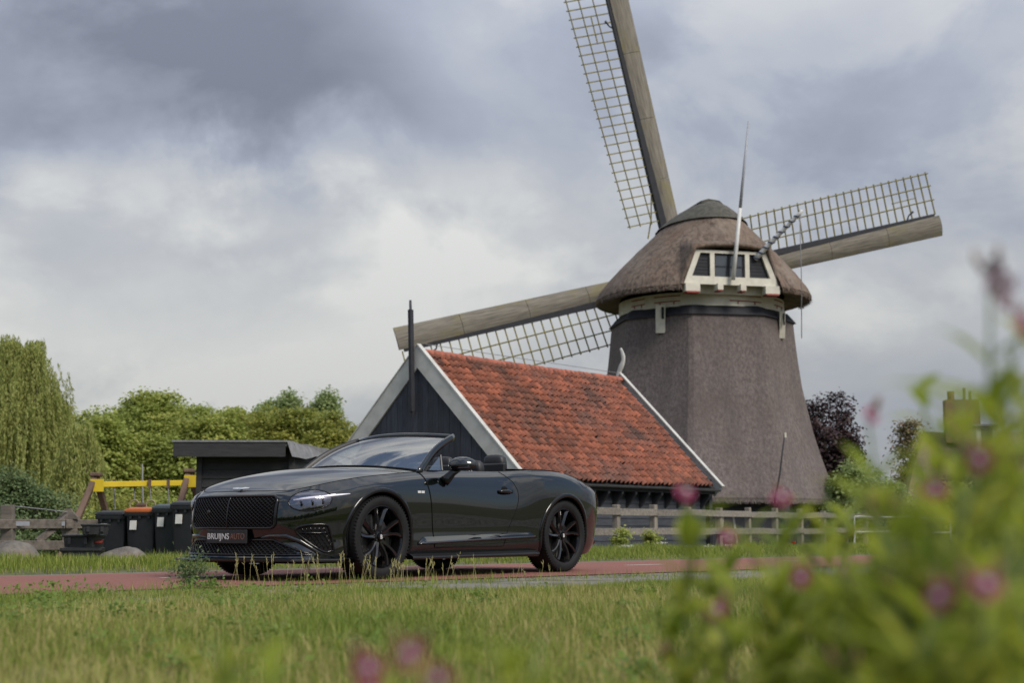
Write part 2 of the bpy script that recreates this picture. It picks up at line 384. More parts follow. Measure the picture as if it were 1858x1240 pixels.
# --- black skirt collar
mb = MB(); r0, r1 = 163 / 0.965 * PXM, 152 / 0.965 * PXM
q0, q1, q2 = octa(3.46, 7.84 - MZ, rc=0.02), octa(3.16, 8.19 - MZ, rc=0.02), octa(2.9, 8.21 - MZ, rc=0.02)
mb.add(q0 + q1 + q2 + octa(3.3, 7.85 - MZ, rc=0.02), [(k + i * n8, (k + 1) % n8 + i * n8, n8 * (i + 1) + (k + 1) % n8, n8 * (i + 1) + k) for i in range(2) for k in range(n8)] + [(k, 3 * n8 + k, 3 * n8 + (k + 1) % n8, (k + 1) % n8) for k in range(n8)])
mb.build('skirt_collar', M_tar, mill)
# --- cream ring beam with red lines
RZ0, RZ1 = 8.17 - MZ, 8.66 - MZ
mb = MB(); mb.lathe([(2.75, RZ0), (3.02, RZ0), (3.02, RZ1), (2.7, RZ1)], 64); ring = mb.build('ring_beam', M_cream, mill)
smooth_angle(ring, 40)
def ring_line(a0, a1, z, h):
    mb = MB(); n = 10; V = []
    for i in range(n + 1):
        a = R(-90 + a0 + (a1 - a0) * i / n)
        for (r, zz) in ((3.022, z), (3.034, z), (3.034, z + h), (3.022, z + h)): V.append((r * math.cos(a), r * math.sin(a), zz))
    F = [(i * 4 + k, (i + 1) * 4 + k, (i + 1) * 4 + (k + 1) % 4, i * 4 + (k + 1) % 4) for i in range(n) for k in range(4)] + [(0, 1, 2, 3), (4 * n + 3, 4 * n + 2, 4 * n + 1, 4 * n)]
    mb.add(V, F); return mb.build('red_line', M_red, ring)
for (a0, a1) in ((-62, -48), (-40, -21), (12, 37), (52, 68)):
    ring_line(a0, a1, RZ0 + 0.17, 0.035); ring_line(a0, a1, RZ0 + 0.36, 0.035)
    for f in (0.22, 0.75): ring_line(a0 + (a1 - a0) * f, a0 + (a1 - a0) * f + 0.8, RZ0 + 0.08, 0.09)
# --- cream bracket posts on two corners
for px0, px1, ya, yb in ((1177, 1193, 575, 622), (1397, 1407, 580, 626)):
    a = at((px0 + px1) / 2, 600, 54); dx = a.x - MX; rr = 163 / 0.965 * PXM
    yy = -math.sqrt(max(rr * rr * 0.90 - dx * dx, 0.1))
    mb = MB(); w = (px1 - px0) * PXM
    mb.prism([(-0.18, mz(ya)), (0.10, mz(ya)), (0.10, mz(yb)), (0.0, mz(yb))], -w / 2, w / 2, lambda p, zz, d: Vector((dx + d, yy - 0.02 + p, zz)))
    br = mb.build('bracket_post', M_cream, mill)
    MB().box((dx + w * 0.2, yy - 0.203, mz(ya) - 0.28), (w * 0.28, 0.02, 0.42)).build('slot', M_dark, br)

# --- the cap, turned so that its back faces right of the camera
AX = R(13.0)
cap = empty('cap', (0, 0, 0), AX, mill)
cz0 = mz(551)
# dormer in the back of the cap : trapezoid frame, three panes, brackets; its plane is y = -DY
DY = 3.62
def dpt(px, py):   # pixel -> (x', z) in the dormer plane
    A_ = at(px, py, 54); d = A_ - Vector((0, 0, CAM_H)); o_ = Vector((0, 0, CAM_H)) - Vector((MX, MY, MZ))
    c, s = math.cos(-AX), math.sin(-AX)
    ol = Vector((o_.x * c - o_.y * s, o_.x * s + o_.y * c, o_.z)); dl = Vector((d.x * c - d.y * s, d.x * s + d.y * c, d.z))
    t = (-DY - ol.y) / dl.y; p = ol + dl * t; return (p.x, p.z)
TL, TR, BL, BR = dpt(1264, 456), dpt(1390, 456), dpt(1238, 517), dpt(1410, 519)
cxd = (TL[0] + TR[0] + BL[0] + BR[0]) / 4
ztop = (TL[1] + TR[1]) / 2; zbot = (BL[1] + BR[1]) / 2 
hwT, hwB = (TR[0] - TL[0]) / 2, (BR[0] - BL[0]) / 2
def slope_x(z): f = (z - zbot) / (ztop - zbot); return hwB + (hwT - hwB) * f
hs = [(0.0, 3.84, 4.05), (0.06, 3.87, 4.08), (0.34, 3.74, 3.95), (0.85, 3.34, 3.66), (1.35, 2.86, 3.34), (1.87, 2.35, 2.98), (2.32, 1.86, 2.64), (2.81, 1.36, 2.28), (3.10, 1.00, 2.0), (3.30, 0.72, 1.74), (3.45, 0.45, 1.45), (3.53, 0.2, 1.2), (3.56, 0.0, 1.0)]
def cap_pt(wx, ly, z, a, sw=0.0):
    c, s = math.cos(a), math.sin(a); p = 2 / 2.15
    return (math.copysign(abs(c) ** p, c) * wx, math.copysign(abs(s) ** p, s) * ly - 0.1 + sw, z)
def cap_shell(hs_, grow=0.0, n=96, jit=0.0, cut=False):
    V = []; F = []
    if cut:   # finer rings, opening left for the dormer
        k_ = np.arange(len(hs_)); kk = np.concatenate([np.linspace(0, 3, 7)[:-1], np.linspace(3, len(hs_) - 1, 52)]); hs_ = [tuple(np.interp(q, k_, [h[j] for h in hs_]) for j in range(3)) for q in kk]
    for i, (h, wx, ly) in enumerate(hs_):
        for k in range(n):
            j = RNG.uniform(-jit, jit)
            V.append(cap_pt(wx + grow + j, ly + grow + j, cz0 + h + grow * 0.6, 2 * math.pi * k / n))
    for i in range(len(hs_) - 1):
        for k in range(n):
            l = (k + 1) % n; f = (i * n + k, i * n + l, (i + 1) * n + l, (i + 1) * n + k)
            if cut:
                c_ = [sum(V[q][j] for q in f) / 4 for j in range(3)]
                if c_[1] < 0 and abs(c_[0] - cxd) < slope_x(c_[2]) + 0.04 and zbot - 1.0 < c_[2] < ztop + 0.1: continue
            F.append(f)
    return V, F
V, F = cap_shell([(0.12, 2.95, 3.05), (0.04, 3.5, 3.7), (-0.04, 3.80, 4.02)] + hs, jit=0.012, n=200, cut=True)
o = link('thatch', np_mesh('cap_thatch', V, F), M_thatch_cap, cap, smooth=True); smooth_angle(o, 50)
V, F = cap_shell([(2.70, 1.47, 2.36), (2.81, 1.36, 2.28)] + hs[8:], grow=0.07, jit=0.02)
link('ridge_cover', np_mesh('cap_ridge', V, F), M_moss, cap, smooth=True)
MB().prism([(-0.36, 0), (0.40, 0), (0.62, -0.12), (0.38, 0.10), (-0.05, 0.15), (-0.34, 0.06)], -0.9, 0.8, lambda a, b_, d: Vector((a, d - 0.2, cz0 + 3.56 + b_))).build('ridge_board', M_moss, cap)

dorm = empty('dormer', (cxd, -DY, 0), 0, cap)
def fr(a, b_, d): return Vector((a, d, b_))
# boarded body behind the frame and hood of thatch
mb = MB(); mb.prism([(-hwB + 0.06, zbot + 0.06), (hwB - 0.06, zbot + 0.06), (hwT - 0.06, ztop - 0.04), (-hwT + 0.06, ztop - 0.04)], 0.10, 2.2, fr); mb.build('boarded_back', M_tar, dorm)
V = []; F = []; n = 25
def hood_outline(g, top):
    pts = []
    for i in range(n):
        u = i / (n - 1) * 3
        if u < 1: p = Vector((-hwB - g, zbot - 0.02)).lerp(Vector((-hwT - g, ztop + top)), u)
        elif u < 2: p = Vector((-hwT - g, ztop + top)).lerp(Vector((hwT + g, ztop + top)), u - 1); p.y += 0.10 * math.sin((u - 1) * math.pi)
        else: p = Vector((hwT + g, ztop + top)).lerp(Vector((hwB + g, zbot - 0.02)), u - 2)
        pts.append(p)
    return pts
rings = [(0.0, 0.02, -0.10), (0.02, 0.04, -0.24), (0.07, 0.12, -0.28), (0.13, 0.20, -0.10), (0.17, 0.34, 0.40), (0.16, 0.42, 1.0), (0.05, 0.35, 1.7)]
for (g, tp, d) in rings:
    for i_, p in enumerate(hood_outline(g, tp)):
        u = i_ / (n - 1) * 3; w = max(0, min(1, 1 - abs(u - 1.5) / 1.1))
        V.append((p.x, d if d > 0 else d * (0.25 + 0.75 * w), p.y))
for i in range(len(rings) - 1):
    for k in range(n - 1): F.append((i * n + k, i * n + k + 1, (i + 1) * n + k + 1, (i + 1) * n + k))
link('thatch_hood', np_mesh('thatch_hood', V, F), M_thatch_cap, dorm, smooth=True)
def slope_x(z): f = (z - zbot) / (ztop - zbot); return hwB + (hwT - hwB) * f
bw = 0.20
mb = MB(); mb.prism([(-hwB, zbot), (hwB, zbot), (slope_x(zbot + bw + 0.08) , zbot + bw + 0.08), (-slope_x(zbot + bw + 0.08), zbot + bw + 0.08)], -0.06, 0.10, fr); mb.build('bottom_rail', M_cream, dorm)
mb = MB(); mb.prism([(-slope_x(ztop - 0.10), ztop - 0.10), (slope_x(ztop - 0.10), ztop - 0.10), (hwT, ztop), (-hwT, ztop)], -0.05, 0.08, fr); mb.build('top_rail', M_cream, dorm)
for s in (-1, 1):
    z0_, z1_ = zbot + bw + 0.08, ztop - 0.10
    mb = MB(); mb.prism([(s * slope_x(z0_), z0_), (s * (slope_x(z0_) - bw), z0_), (s * (slope_x(z1_) - bw), z1_), (s * slope_x(z1_), z1_)], -0.055, 0.09, fr); mb.build('side_rail', M_cream, dorm)
    mb = MB(); mb.box((s * 0.64 - 0.05, 0.01, (z0_ + z1_) / 2), (0.16, 0.12, z1_ - z0_)); mb.build('mullion', M_cream, dorm)
    # outer panes
    a_, b_ = s * (0.64 + 0.08) - 0.05, None
    mb = MB(); mb.prism([(a_, z0_), (s * (slope_x(z0_) - bw), z0_), (s * (slope_x(z1_) - bw), z1_), (a_, z1_)], 0.05, 0.07, fr); pn = mb.build('pane', M_tar, dorm)
    for k in range(6):
        zz = z0_ + (k + 1) * (z1_ - z0_) / 7
        xo = s * (slope_x(zz) - bw); MB().box(((a_ + xo) / 2, 0.046, zz), (abs(xo - a_) - 0.02, 0.012, 0.012)).build('board_joint', M_dark, pn)
    mb = MB(); mb.box((s * (hwB - 0.28), -0.02, zbot - 0.14), (0.52, 0.34, 0.28)); cr = mb.build('corner_bracket', M_cream, dorm)
    MB().box((s * (hwB - 0.28), -0.03, zbot - 0.305), (0.46, 0.36, 0.06)).build('red_underside', M_red, cr)
    mb = MB(); mb.box((s * 0.42 - 0.08, -0.10, zbot - 0.10), (0.20, 0.40, 0.22)); cr = mb.build('small_bracket', M_cream, dorm)
    MB().box((s * 0.42 - 0.08, -0.10, zbot - 0.232), (0.16, 0.38, 0.04)).build('red_underside', M_red, cr)
z0_, z1_ = zbot + bw + 0.08, ztop - 0.10
cp = MB().box((-0.05, 0.06, (z0_ + z1_) / 2), (1.10, 0.02, z1_ - z0_)).build('window_pane', M_glass, dorm)
for (x, z, w, h) in ((-0.05, (z0_ + z1_) / 2, 0.05, z1_ - z0_), (-0.05, z0_ + (z1_ - z0_) * 0.46, 1.1, 0.045), (-0.57, (z0_ + z1_) / 2, 0.05, z1_ - z0_), (0.47, (z0_ + z1_) / 2, 0.05, z1_ - z0_), (-0.05, z1_ - 0.03, 1.1, 0.05)):
    MB().box((x, 0.035, z), (w, 0.03, h)).build('glazing_bar', M_tar, cp)
MB().box((0, 0.50, zbot - 0.10), (2 * hwB - 0.6, 0.20, 0.30)).build('apron_board', M_cream, dorm)
# tall pole on the dormer, striped flag staff and its line
def cap_local(px, py, y):   # pixel -> cap local at plane y
    global DY
    k = DY; DY = -y; p = dpt(px, py); DY = k; return Vector((p[0], y, p[1]))
p0, p1, p2 = cap_local(1330, 508, -3.85), cap_local(1343, 378, -3.95), cap_local(1358, 220, -4.0)
MB().tube([p0, p0.lerp(p1, 0.5), p1], [0.075, 0.07, 0.062], 10).build('pole_foot', M_pole, cap, True)
MB().tube([p1, p1.lerp(p2, 0.5), p2], [0.06, 0.045, 0.025], 8).build('antenna_pole', M_grey_pole, cap, True)
p0, p1 = cap_local(1370, 470, -3.6), cap_local(1456, 382, -4.9)
st = MB().tube([p0.lerp(p1, i / 12) for i in range(13)], [0.095 - 0.003 * i for i in range(13)], 10).build('flag_staff', M_pole, cap, True)
pts = []
ax_ = (p1 - p0).normalized(); u_ = ax_.cross(Vector((0, 1, 0))).normalized(); w_ = ax_.cross(u_)
for i in range(121):
    f = i / 120; a = f * 2 * math.pi * 9; r = 0.088 - 0.03 * f; pts.append(p0.lerp(p1, f * 0.97) + u_ * math.cos(a) * r + w_ * math.sin(a) * r)
MB().tube(pts, 0.032, 5).build('spiral_stripe', mat('navy_paint', (0.03, 0.04, 0.09), None, 0.6), st, True)
q0 = p0.lerp(p1, 0.94); q1 = Vector((q0.x + 0.05, q0.y + 0.2, mz(640))); 
MB().tube([q0 + Vector((0, 0, -0.05)), q0.lerp(q1, 0.5) + Vector((0.03, 0, -0.05)), q1], 0.016, 5).build('halyard', M_rope, cap, True)
# brake lever rope at the foot
MB().tube([at(1405, 918, 49) - Vector((MX, MY, MZ)), at(1415, 860, 49) - Vector((MX, MY, MZ)), at(1424, 787, 49) - Vector((MX, MY, MZ))], [0.035, 0.03, 0.025], 6).build('brake_pole', M_tar, mill, True)
MB().box(at(1425, 790, 49) - Vector((MX, MY, MZ)), (0.06, 0.06, 0.16)).build('pole_tip', M_cream, mill)

# loose reed ends along the thatch edges
def reed_fringe(pts_dirs, name, m_, parent, n, L0, L1, seed):
    rg_ = np.random.default_rng(seed); V = []; F = []
    for k in range(n):
        p, out = pts_dirs(rg_); L_ = rg_.uniform(L0, L1); t_ = Vector((-out.y, out.x, 0)).normalized() * rg_.uniform(.008, .02); e_ = p + out * rg_.normal(.02, .03) + Vector((rg_.normal(0, .02), rg_.normal(0, .02), -L_)); b0 = len(V)
        V += [p - t_ + Vector((0, 0, .05)), p + t_ + Vector((0, 0, .05)), e_ + t_ * .6, e_ - t_ * .6]; F.append((b0, b0 + 1, b0 + 2, b0 + 3))
    return tag(link(name, np_mesh(name, V, F), m_, parent), kind='stuff')
def cap_rim(rg_):
    a = rg_.uniform(math.pi, 2 * math.pi); x, y, z = cap_pt(3.83, 4.04, cz0 + rg_.uniform(-.05, .05), a)
    while abs(x - cxd) < hwB + .05: a = rg_.uniform(math.pi, 2 * math.pi); x, y, z = cap_pt(3.83, 4.04, cz0 + rg_.uniform(-.05, .05), a)
    return Vector((x, y, z)), Vector((x, y, 0)).normalized()
reed_fringe(cap_rim, 'reed_ends', M_thatch_cap, cap, 2600, .02, .12, 3)
foot = octa(232 / 0.965 * PXM, mz(914))
def foot_rim(rg_):
    i = int(rg_.integers(0, len(foot))); p = Vector(foot[i]).lerp(Vector(foot[(i + 1) % len(foot)]), rg_.random()); return p, Vector((p.x, p.y, 0)).normalized()
reed_fringe(foot_rim, 'reed_ends', M_thatch, mill, 3200, .02, .11, 4)
# --- sails : plane normal to the axle, which rises a little towards the sails
hub_w = at(1236, 508, 58.2) - Vector((MX, MY, MZ))
AS = R(16.0)
axis = Vector((-math.sin(AS), math.cos(AS), 0.05)).normalized()
e_x = Vector((math.cos(AS), math.sin(AS), 0)); e_z = e_x.cross(axis).normalized()
BETA = R(15.6)
MB().tube([hub_w - axis * 3.0, hub_w + axis * 0.7], 0.34, 14).build('windshaft', M_tar, mill, True)
bar_mesh = {}
for si in range(4):
    ang = BETA + si * math.pi / 2                       # 0 right, 1 up, 2 left, 3 down
    er = e_x * math.cos(ang) + e_z * math.sin(ang)      # along the stock
    et = -e_x * math.sin(ang) + e_z * math.cos(ang)     # lattice side
    M3 = Matrix((er, et, er.cross(et))).transposed()
    M4 = M3.to_4x4(); M4.translation = hub_w + (axis * (0.10 if si % 2 else -0.28))
    nrm = 1.0 if er.cross(et).dot(axis) > 0 else -1.0   # local z towards axle direction (away) when positive
    LS = 11.9
    # the stock is the part's own mesh
    mb = MB(); mb.add([(r, t, d) for r, w, h in ((0.0, 0.32, 0.34), (4, 0.27, 0.28), (11.7, 0.13, 0.14)) for (t, d) in ((0.02, -h / 2), (w, -h / 2), (w, h / 2), (0.02, h / 2))],
                      [(i * 4 + k, i * 4 + (k + 1) % 4, i * 4 + 4 + (k + 1) % 4, i * 4 + 4 + k) for i in range(2) for k in range(4)] + [(0, 1, 2, 3), (11, 10, 9, 8)])
    sail = mb.build('sail', M_tar, mill); sail.matrix_local = M4
    # streamlined leading board, in four lengths
    cuts = [1.9, 4.1, 6.6, 9.3, LS]
    for ci in range(4):
        V = []; F = []; nseg = 9; K = 6
        for i in range(K + 1):
            r = cuts[ci] + 0.008 + (cuts[ci + 1] - cuts[ci] - 0.016) * i / K; f = (r - 1.9) / (LS - 1.9); wd = 0.60 + 0.27 * f
            for j in range(nseg):
                s_ = j / (nseg - 1); t = 0.02 - wd * s_
                V.append((r, t, nrm * (-0.10 - 0.07 * math.sin(s_ * math.pi * 0.9) + 0.16 * s_ * s_)))
            for j in range(nseg - 1, -1, -1):
                s_ = j / (nseg - 1); t = 0.02 - wd * s_
                V.append((r, t, nrm * (0.02 - 0.02 * math.sin(s_ * math.pi) + 0.07 * s_ * s_)))
        n2 = nseg * 2
        F4 = [(i * n2 + k, i * n2 + (k + 1) % n2, (i + 1) * n2 + (k + 1) % n2, (i + 1) * n2 + k) for i in range(K) for k in range(n2)]
        mb = MB(); mb.add(V, F4 + [tuple(range(n2)), tuple(range(K * n2 + n2 - 1, K * n2 - 1, -1))])
        smooth_angle(mb.build('leading_board', M_wood, sail), 40)
    # laths : cross bars and three long bars
    nb = 25
    for k in range(nb + 1):
        r = 2.5 + (LS - 0.12 - 2.5) * k / nb; f = (r - 2.5) / 9.4; w = 1.62 + 0.08 * f; tw = R(16 * (1 - f) + 1)
        if 'b' not in bar_mesh:
            bar_mesh['b'] = MB().box((0, 0.92, 0), (0.042, 1.84, 0.05)).mesh('cross_bar', [M_lath])
        o = link('cross_bar', bar_mesh['b'], None, sail); o.location = (r, 0.08, 0); o.rotation_euler = (-tw * nrm, 0, 0)
    for j, tf in enumerate((0.36, 0.70, 1.0)):
        mb = MB(); pts = []
        for k in range(9):
            r = 2.42 + (LS - 0.02 - 2.42) * k / 8; f = (r - 2.5) / 9.4; tw = R(16 * (1 - f) + 1); t = 1.76 * tf
            pts.append(Vector((r, 0.08 + t * math.cos(tw), -nrm * t * math.sin(tw) * 1.0 - nrm * 0.04)))
        mb.tube(pts, 0.026, 4); mb.build('long_bar', M_lath, sail)
    MB().bar((9.9, 0.95, -nrm * 0.02), (11.0, 0.95, -nrm * 0.02), 0.04, 0.04).build('short_bar', M_lath, sail)
    MB().tube([(10.4, 0.1, 0), (10.5, 0.30, -0.05 * nrm), (10.75, 0.42, -0.06 * nrm)], [0.04, 0.03, 0.05], 6).build('sail_cleat', M_tar, sail)
    MB().tube([(3.6, 0.30, 0), (2.6, 0.62, -nrm * 0.1), (1.9, 0.95, -nrm * 0.1)], 0.03, 5).build('sail_brace', M_lath, sail)

# ================================================================== BARN
M_plank = mat('blue_black_plank', (0.020, 0.023, 0.033), (0.043, 0.049, 0.066), 0.75, 4, 8, 0.35, 30, stretch=(6, 6, 0.7), rnd=0.28)
M_wboard = mat('blue_black_weatherboard', (0.028, 0.032, 0.042), (0.055, 0.062, 0.078), 0.75, 4, 8, 0.35, 30, stretch=(0.7, 6, 6), rnd=0.22)
M_barge = mat('pale_barge_paint', (0.52, 0.515, 0.485), (0.40, 0.395, 0.37), 0.6, 2.5, 7, 0.1, 30)
M_tile = mat('clay_pantile', (0.285, 0.086, 0.042), (0.165, 0.056, 0.034), 0.85, 5, 7, 0.3, 40, rnd=0.36, island=True, lo=0.3, hi=0.7, spots=(2.2, 0.50, 0.66, (0.060, 0.038, 0.034), 0.55), wpos=((.8, .8, .8), .46, .68, (0.070, 0.044, 0.036), .85))
M_ridge = mat('ridge_tile', (0.38, 0.11, 0.065), (0.24, 0.08, 0.055), 0.85, 5, 7, 0.3, 40, rnd=0.2)
M_zinc = mat('dark_gutter', (0.045, 0.047, 0.055), (0.07, 0.07, 0.08), 0.5, 5)
BX, BY, BG = -2.27, 36.0, -0.62
BA = math.atan2(0.786, 0.618)
barn = tag(empty('barn', (BX, BY, BG), BA), 'dark boarded barn with red pantile roof and pale barge boards, behind the car', 'barn')
HW, ZA, ZE, LB = 2.99, 5.34, 2.36, 8.80
slope = math.atan2(ZA - ZE, HW)
# gable planks, one by one (x = 0 plane, y across)
for gx, sgn in ((0.0, -1), (LB, 1)):
    y = -HW + 0.12; k = 0
    while y < HW - 0.12:
        w = 0.155 + 0.03 * RNG.random(); y1 = min(y + w, HW - 0.1)
        zt0 = ZA - 0.10 - abs(y) * math.tan(slope); zt1 = ZA - 0.10 - abs(y1) * math.tan(slope)
        d0 = sgn * (0.0 + 0.008 * (k % 2) + 0.003 * RNG.random()); k += 1
        poly = [(y + 0.004, 0), (y1 - 0.004, 0), (y1 - 0.004, zt1), (y + 0.004, zt0)]
        if y < 0 < y1: poly = [(y + 0.004, 0), (y1 - 0.004, 0), (y1 - 0.004, zt1), (0, ZA - 0.1), (y + 0.004, zt0)]
        MB().prism(poly, gx + d0, gx + d0 + sgn * 0.022, lambda a, b_, d: Vector((d, a, b_))).build('plank', M_plank, barn)
        y = y1
    MB().prism([(-HW + 0.12, 0), (HW - 0.12, 0), (HW - 0.12, ZE), (0, ZA - 0.12), (-HW + 0.12, ZE)], gx - sgn * 0.06, gx - sgn * 0.01, lambda a, b_, d: Vector((d, a, b_))).build('gable_backing', M_tar, barn)
# side walls in weatherboards
for s in (-1, 1):
    z = 0.0
    while z < ZE - 0.1:
        z1 = min(z + 0.19, ZE - 0.05)
        mb = MB(); mb.prism([(0, z), (0.035, z), (0.012, z1 + 0.02), (0, z1 + 0.02)], 0.12, LB - 0.12, lambda a, b_, d: Vector((d, s * (HW - 0.16 + a), b_)))
        mb.build('weatherboard', M_wboard, barn); z = z1
    MB().box((LB / 2, s * (HW - 0.20), ZE / 2), (LB - 0.1, 0.06, ZE)).build('wall_backing', M_tar, barn)
    for x in (0.06, LB - 0.02): MB().box((x, s * (HW - 0.10), ZE / 2), (0.16, 0.16, ZE + 0.1)).build('corner_post', M_tar, barn)
# roof decking under the tiles
for s in (-1, 1):
    mb = MB(); mb.add([(0.05, 0, ZA - 0.06), (LB - 0.05, 0, ZA - 0.06), (LB - 0.05, s * (HW + 0.14), ZE - 0.2), (0.05, s * (HW + 0.14), ZE - 0.2), (0.05, 0, ZA - 0.12), (LB - 0.05, 0, ZA - 0.12), (LB - 0.05, s * (HW + 0.14), ZE - 0.26), (0.05, s * (HW + 0.14), ZE - 0.26)],
                  [(0, 1, 2, 3), (4, 7, 6, 5), (0, 4, 5, 1), (3, 2, 6, 7), (0, 3, 7, 4), (1, 5, 6, 2)])
    mb.build('roof_deck', M_dark, barn)
# pantile : S-curve across, 0.205 cover, 0.245 gauge
TW, TG = 0.205, 0.247
def tile_geo():
    n = 9; V = []; prof_ = []
    for i in range(n):
        u = i / (n - 1); x = -0.012 + u * (TW + 0.024)
        prof_.append((x, 0.052 * math.sin((u * 1.0 - 0.18) * 2 * math.pi) * (1.0 if u < 0.68 else 0.8)))
    for (y, dz) in ((0.0, 0.034), (TG * 1.12, -0.004)):
        V += [(x, y, z + dz + 0.03) for x, z in prof_]
    V += [(x, 0.0, z + 0.034 + 0.03 - 0.028) for x, z in prof_]
    F = [(i, i + 1, n + i + 1, n + i) for i in range(n - 1)] + [(2 * n + i, 2 * n + i + 1, i + 1, i) for i in range(n - 1)]
    return np.array(V), F
TV, TF = tile_geo()
tile_me = bpy.data.meshes.new('roof_tile'); tile_me.from_pydata(TV.tolist(), [], TF); tile_me.materials.append(M_tile)
tile_me.polygons.foreach_set('use_smooth', [i < 8 for i in range(len(TF))])
raf = (HW + 0.17) / math.cos(slope); rows = int(raf / TG); cols = int((LB - 0.30) / TW)
def tile_matrix(s, c, r_):
    # s=-1 is the side that faces the camera
    xx = Vector((1, 0, 0)); up = Vector((0, -s * math.cos(slope), math.sin(slope))); nn = xx.cross(up)
    if nn.z < 0: nn = -nn
    x0 = 0.15 + c * TW; p = Vector((x0, s * (HW + 0.17), ZE - 0.17)) + up * (r_ * TG) + nn * 0.03
    if s == 1: xx, p = -xx, p + Vector((TW, 0, 0))
    p = p + nn * (-0.045 * math.sin(math.pi * (x0 / LB)) * math.sin(math.pi * min(r_ / rows + .25, 1)) + .012 * math.sin(x0 * 2.1 + r_ * .35) + .010 * math.sin(x0 * .9 - r_ * .6))
    M_ = Matrix((xx, up, nn)).transposed().to_4x4(); M_.translation = p; return M_
Mb = Matrix.Translation((BX, BY, BG)) @ Matrix.Rotation(BA, 4, 'Z')
near = []
for r_ in range(rows):
    for c in range(cols):
        M_ = tile_matrix(-1, c, r_)
        near.append(((Mb @ M_.translation).length + (0 if (r_ > 3 or c > 24) else 4), r_, c, M_))
near.sort(key=lambda t: t[0])
def jit_m(M_): return M_ @ Matrix.Rotation(RNG.normal(0, 0.022), 4, 'Z') @ Matrix.Rotation(RNG.normal(0, 0.012), 4, 'X') @ Matrix.Translation((RNG.normal(0, 0.005), RNG.normal(0, 0.009) - (.05 if RNG.random() < .015 else 0), abs(RNG.normal(0, 0.006))))
for (_, r_, c, M_) in near[:300]:
    o = bpy.data.objects.new('roof_tile', tile_me); C.objects.link(o); o.parent = barn; o.matrix_local = jit_m(M_)
Vs, Fs = [], []; base = 0; TFa = np.array(TF)
for M_ in [jit_m(t[3]) for t in near[300:]] + [tile_matrix(1, c, r_) for r_ in range(rows) for c in range(cols)]:
    A_ = np.array(M_); Vs.append(TV @ A_[:3, :3].T + A_[:3, 3]); Fs.append(TFa + base); base += len(TV)
o = link('more_roof_tiles', np_mesh('more_roof_tiles', np.concatenate(Vs), np.concatenate(Fs)), M_tile, barn, smooth=True); tag(o, kind='stuff')
smooth_angle(o, 50)
# ridge tiles
rt = MB().lathe([(0.10, 0), (0.125, 0), (0.125, 0.36), (0.10, 0.36)], 10, 'x', a0=0, a1=math.pi).mesh('ridge_tile', [M_ridge])
k = 0; x = 0.15
while x < LB - 0.3:
    o = link('ridge_tile', rt, None, barn); o.location = (x, 0, ZA - .03 * math.sin(math.pi * x / LB) + (0.008 if k % 2 else 0)); o.rotation_euler = (RNG.normal(0, .03), RNG.normal(0, .012), 0); x += 0.345; k += 1
MB().tube([(0.2, -0.02, ZA + 0.24), (LB - 0.2, -0.02, ZA + 0.22)], 0.008, 4).build('lightning_wire', M_rope, barn)
# barge boards
for gx, sg in ((-0.05, -1), (LB + 0.05, 1)):
    for s in (-1, 1):
        u = Vector((0, s * math.cos(slope), -math.sin(slope))); nn = Vector((0, s * math.sin(slope), math.cos(slope)))
        top = Vector((gx, 0, ZA + 0.02)); Lr = (HW + 0.26) / math.cos(slope)
        f = lambda a, b_, d: top + u * a + nn * b_ + Vector((d, 0, 0))
        MB().prism([(-0.0, -0.27), (Lr, -0.27), (Lr, 0.10), (0.10 * math.tan(slope) * -1.0 + 0.0, 0.10)] if False else [(0.27 * math.tan(slope), -0.27), (Lr, -0.27), (Lr, 0.12), (-0.12 * math.tan(slope), 0.12)], -0.025, 0.025, f).build('barge_board', M_barge, barn)
        MB().prism([(-0.12 * math.tan(slope), 0.122), (Lr, 0.122), (Lr, 0.15), (-0.15 * math.tan(slope), 0.15)], -0.10 if sg > 0 else -0.045, 0.045 if sg > 0 else 0.10, f).build('barge_cap', M_barge, barn)
# gutter and rafter brackets on the camera side
MB().lathe([(0.055, 0), (0.07, 0), (0.07, LB), (0.055, LB)], 10, 'x', c=(0, -(HW + 0.25), ZE - 0.22), a0=math.pi, a1=2 * math.pi).build('gutter', M_zinc, barn)
MB().box((LB / 2, -(HW + 0.15), ZE - 0.29), (LB - 0.2, 0.03, 0.14)).build('fascia', M_tar, barn)
for k in range(14):
    x = 0.5 + k * 0.61
    MB().prism([(0.0, 0.0), (0.30, 0.0), (0.30, -0.06), (0.06, -0.34), (0.0, -0.40)], x - 0.04, x + 0.04, lambda a, b_, d: Vector((d, -(HW - 0.13) - a, ZE - 0.36 + b_))).build('eave_bracket', M_tar, barn)
# gable mast
def barn_local(px, py, lx):
    d = at(px, py, 36) - Vector((0, 0, CAM_H)); inv = Mb.inverted(); o_ = inv @ Vector((0, 0, CAM_H)); dl = inv.to_3x3() @ d
    return o_ + dl * ((lx - o_.x) / dl.x)
a, b_, c_ = barn_local(748, 748, -0.16), barn_local(745, 562, -0.16), barn_local(744.5, 545, -0.16)
mast = MB(); mast.bar(a, b_, 0.10, 0.12, (1, 0, 0), 0.012); mo = mast.build('gable_mast', M_tar, barn)
MB().tube([b_, c_], [0.035, 0.03], 8).build('mast_pin', M_zinc, mo)
MB().tube([a + Vector((0.02, 0, 0)), a + Vector((0.0, 0, -0.14))], [0.06, 0.015], 8).build('mast_drop', M_tar, mo)
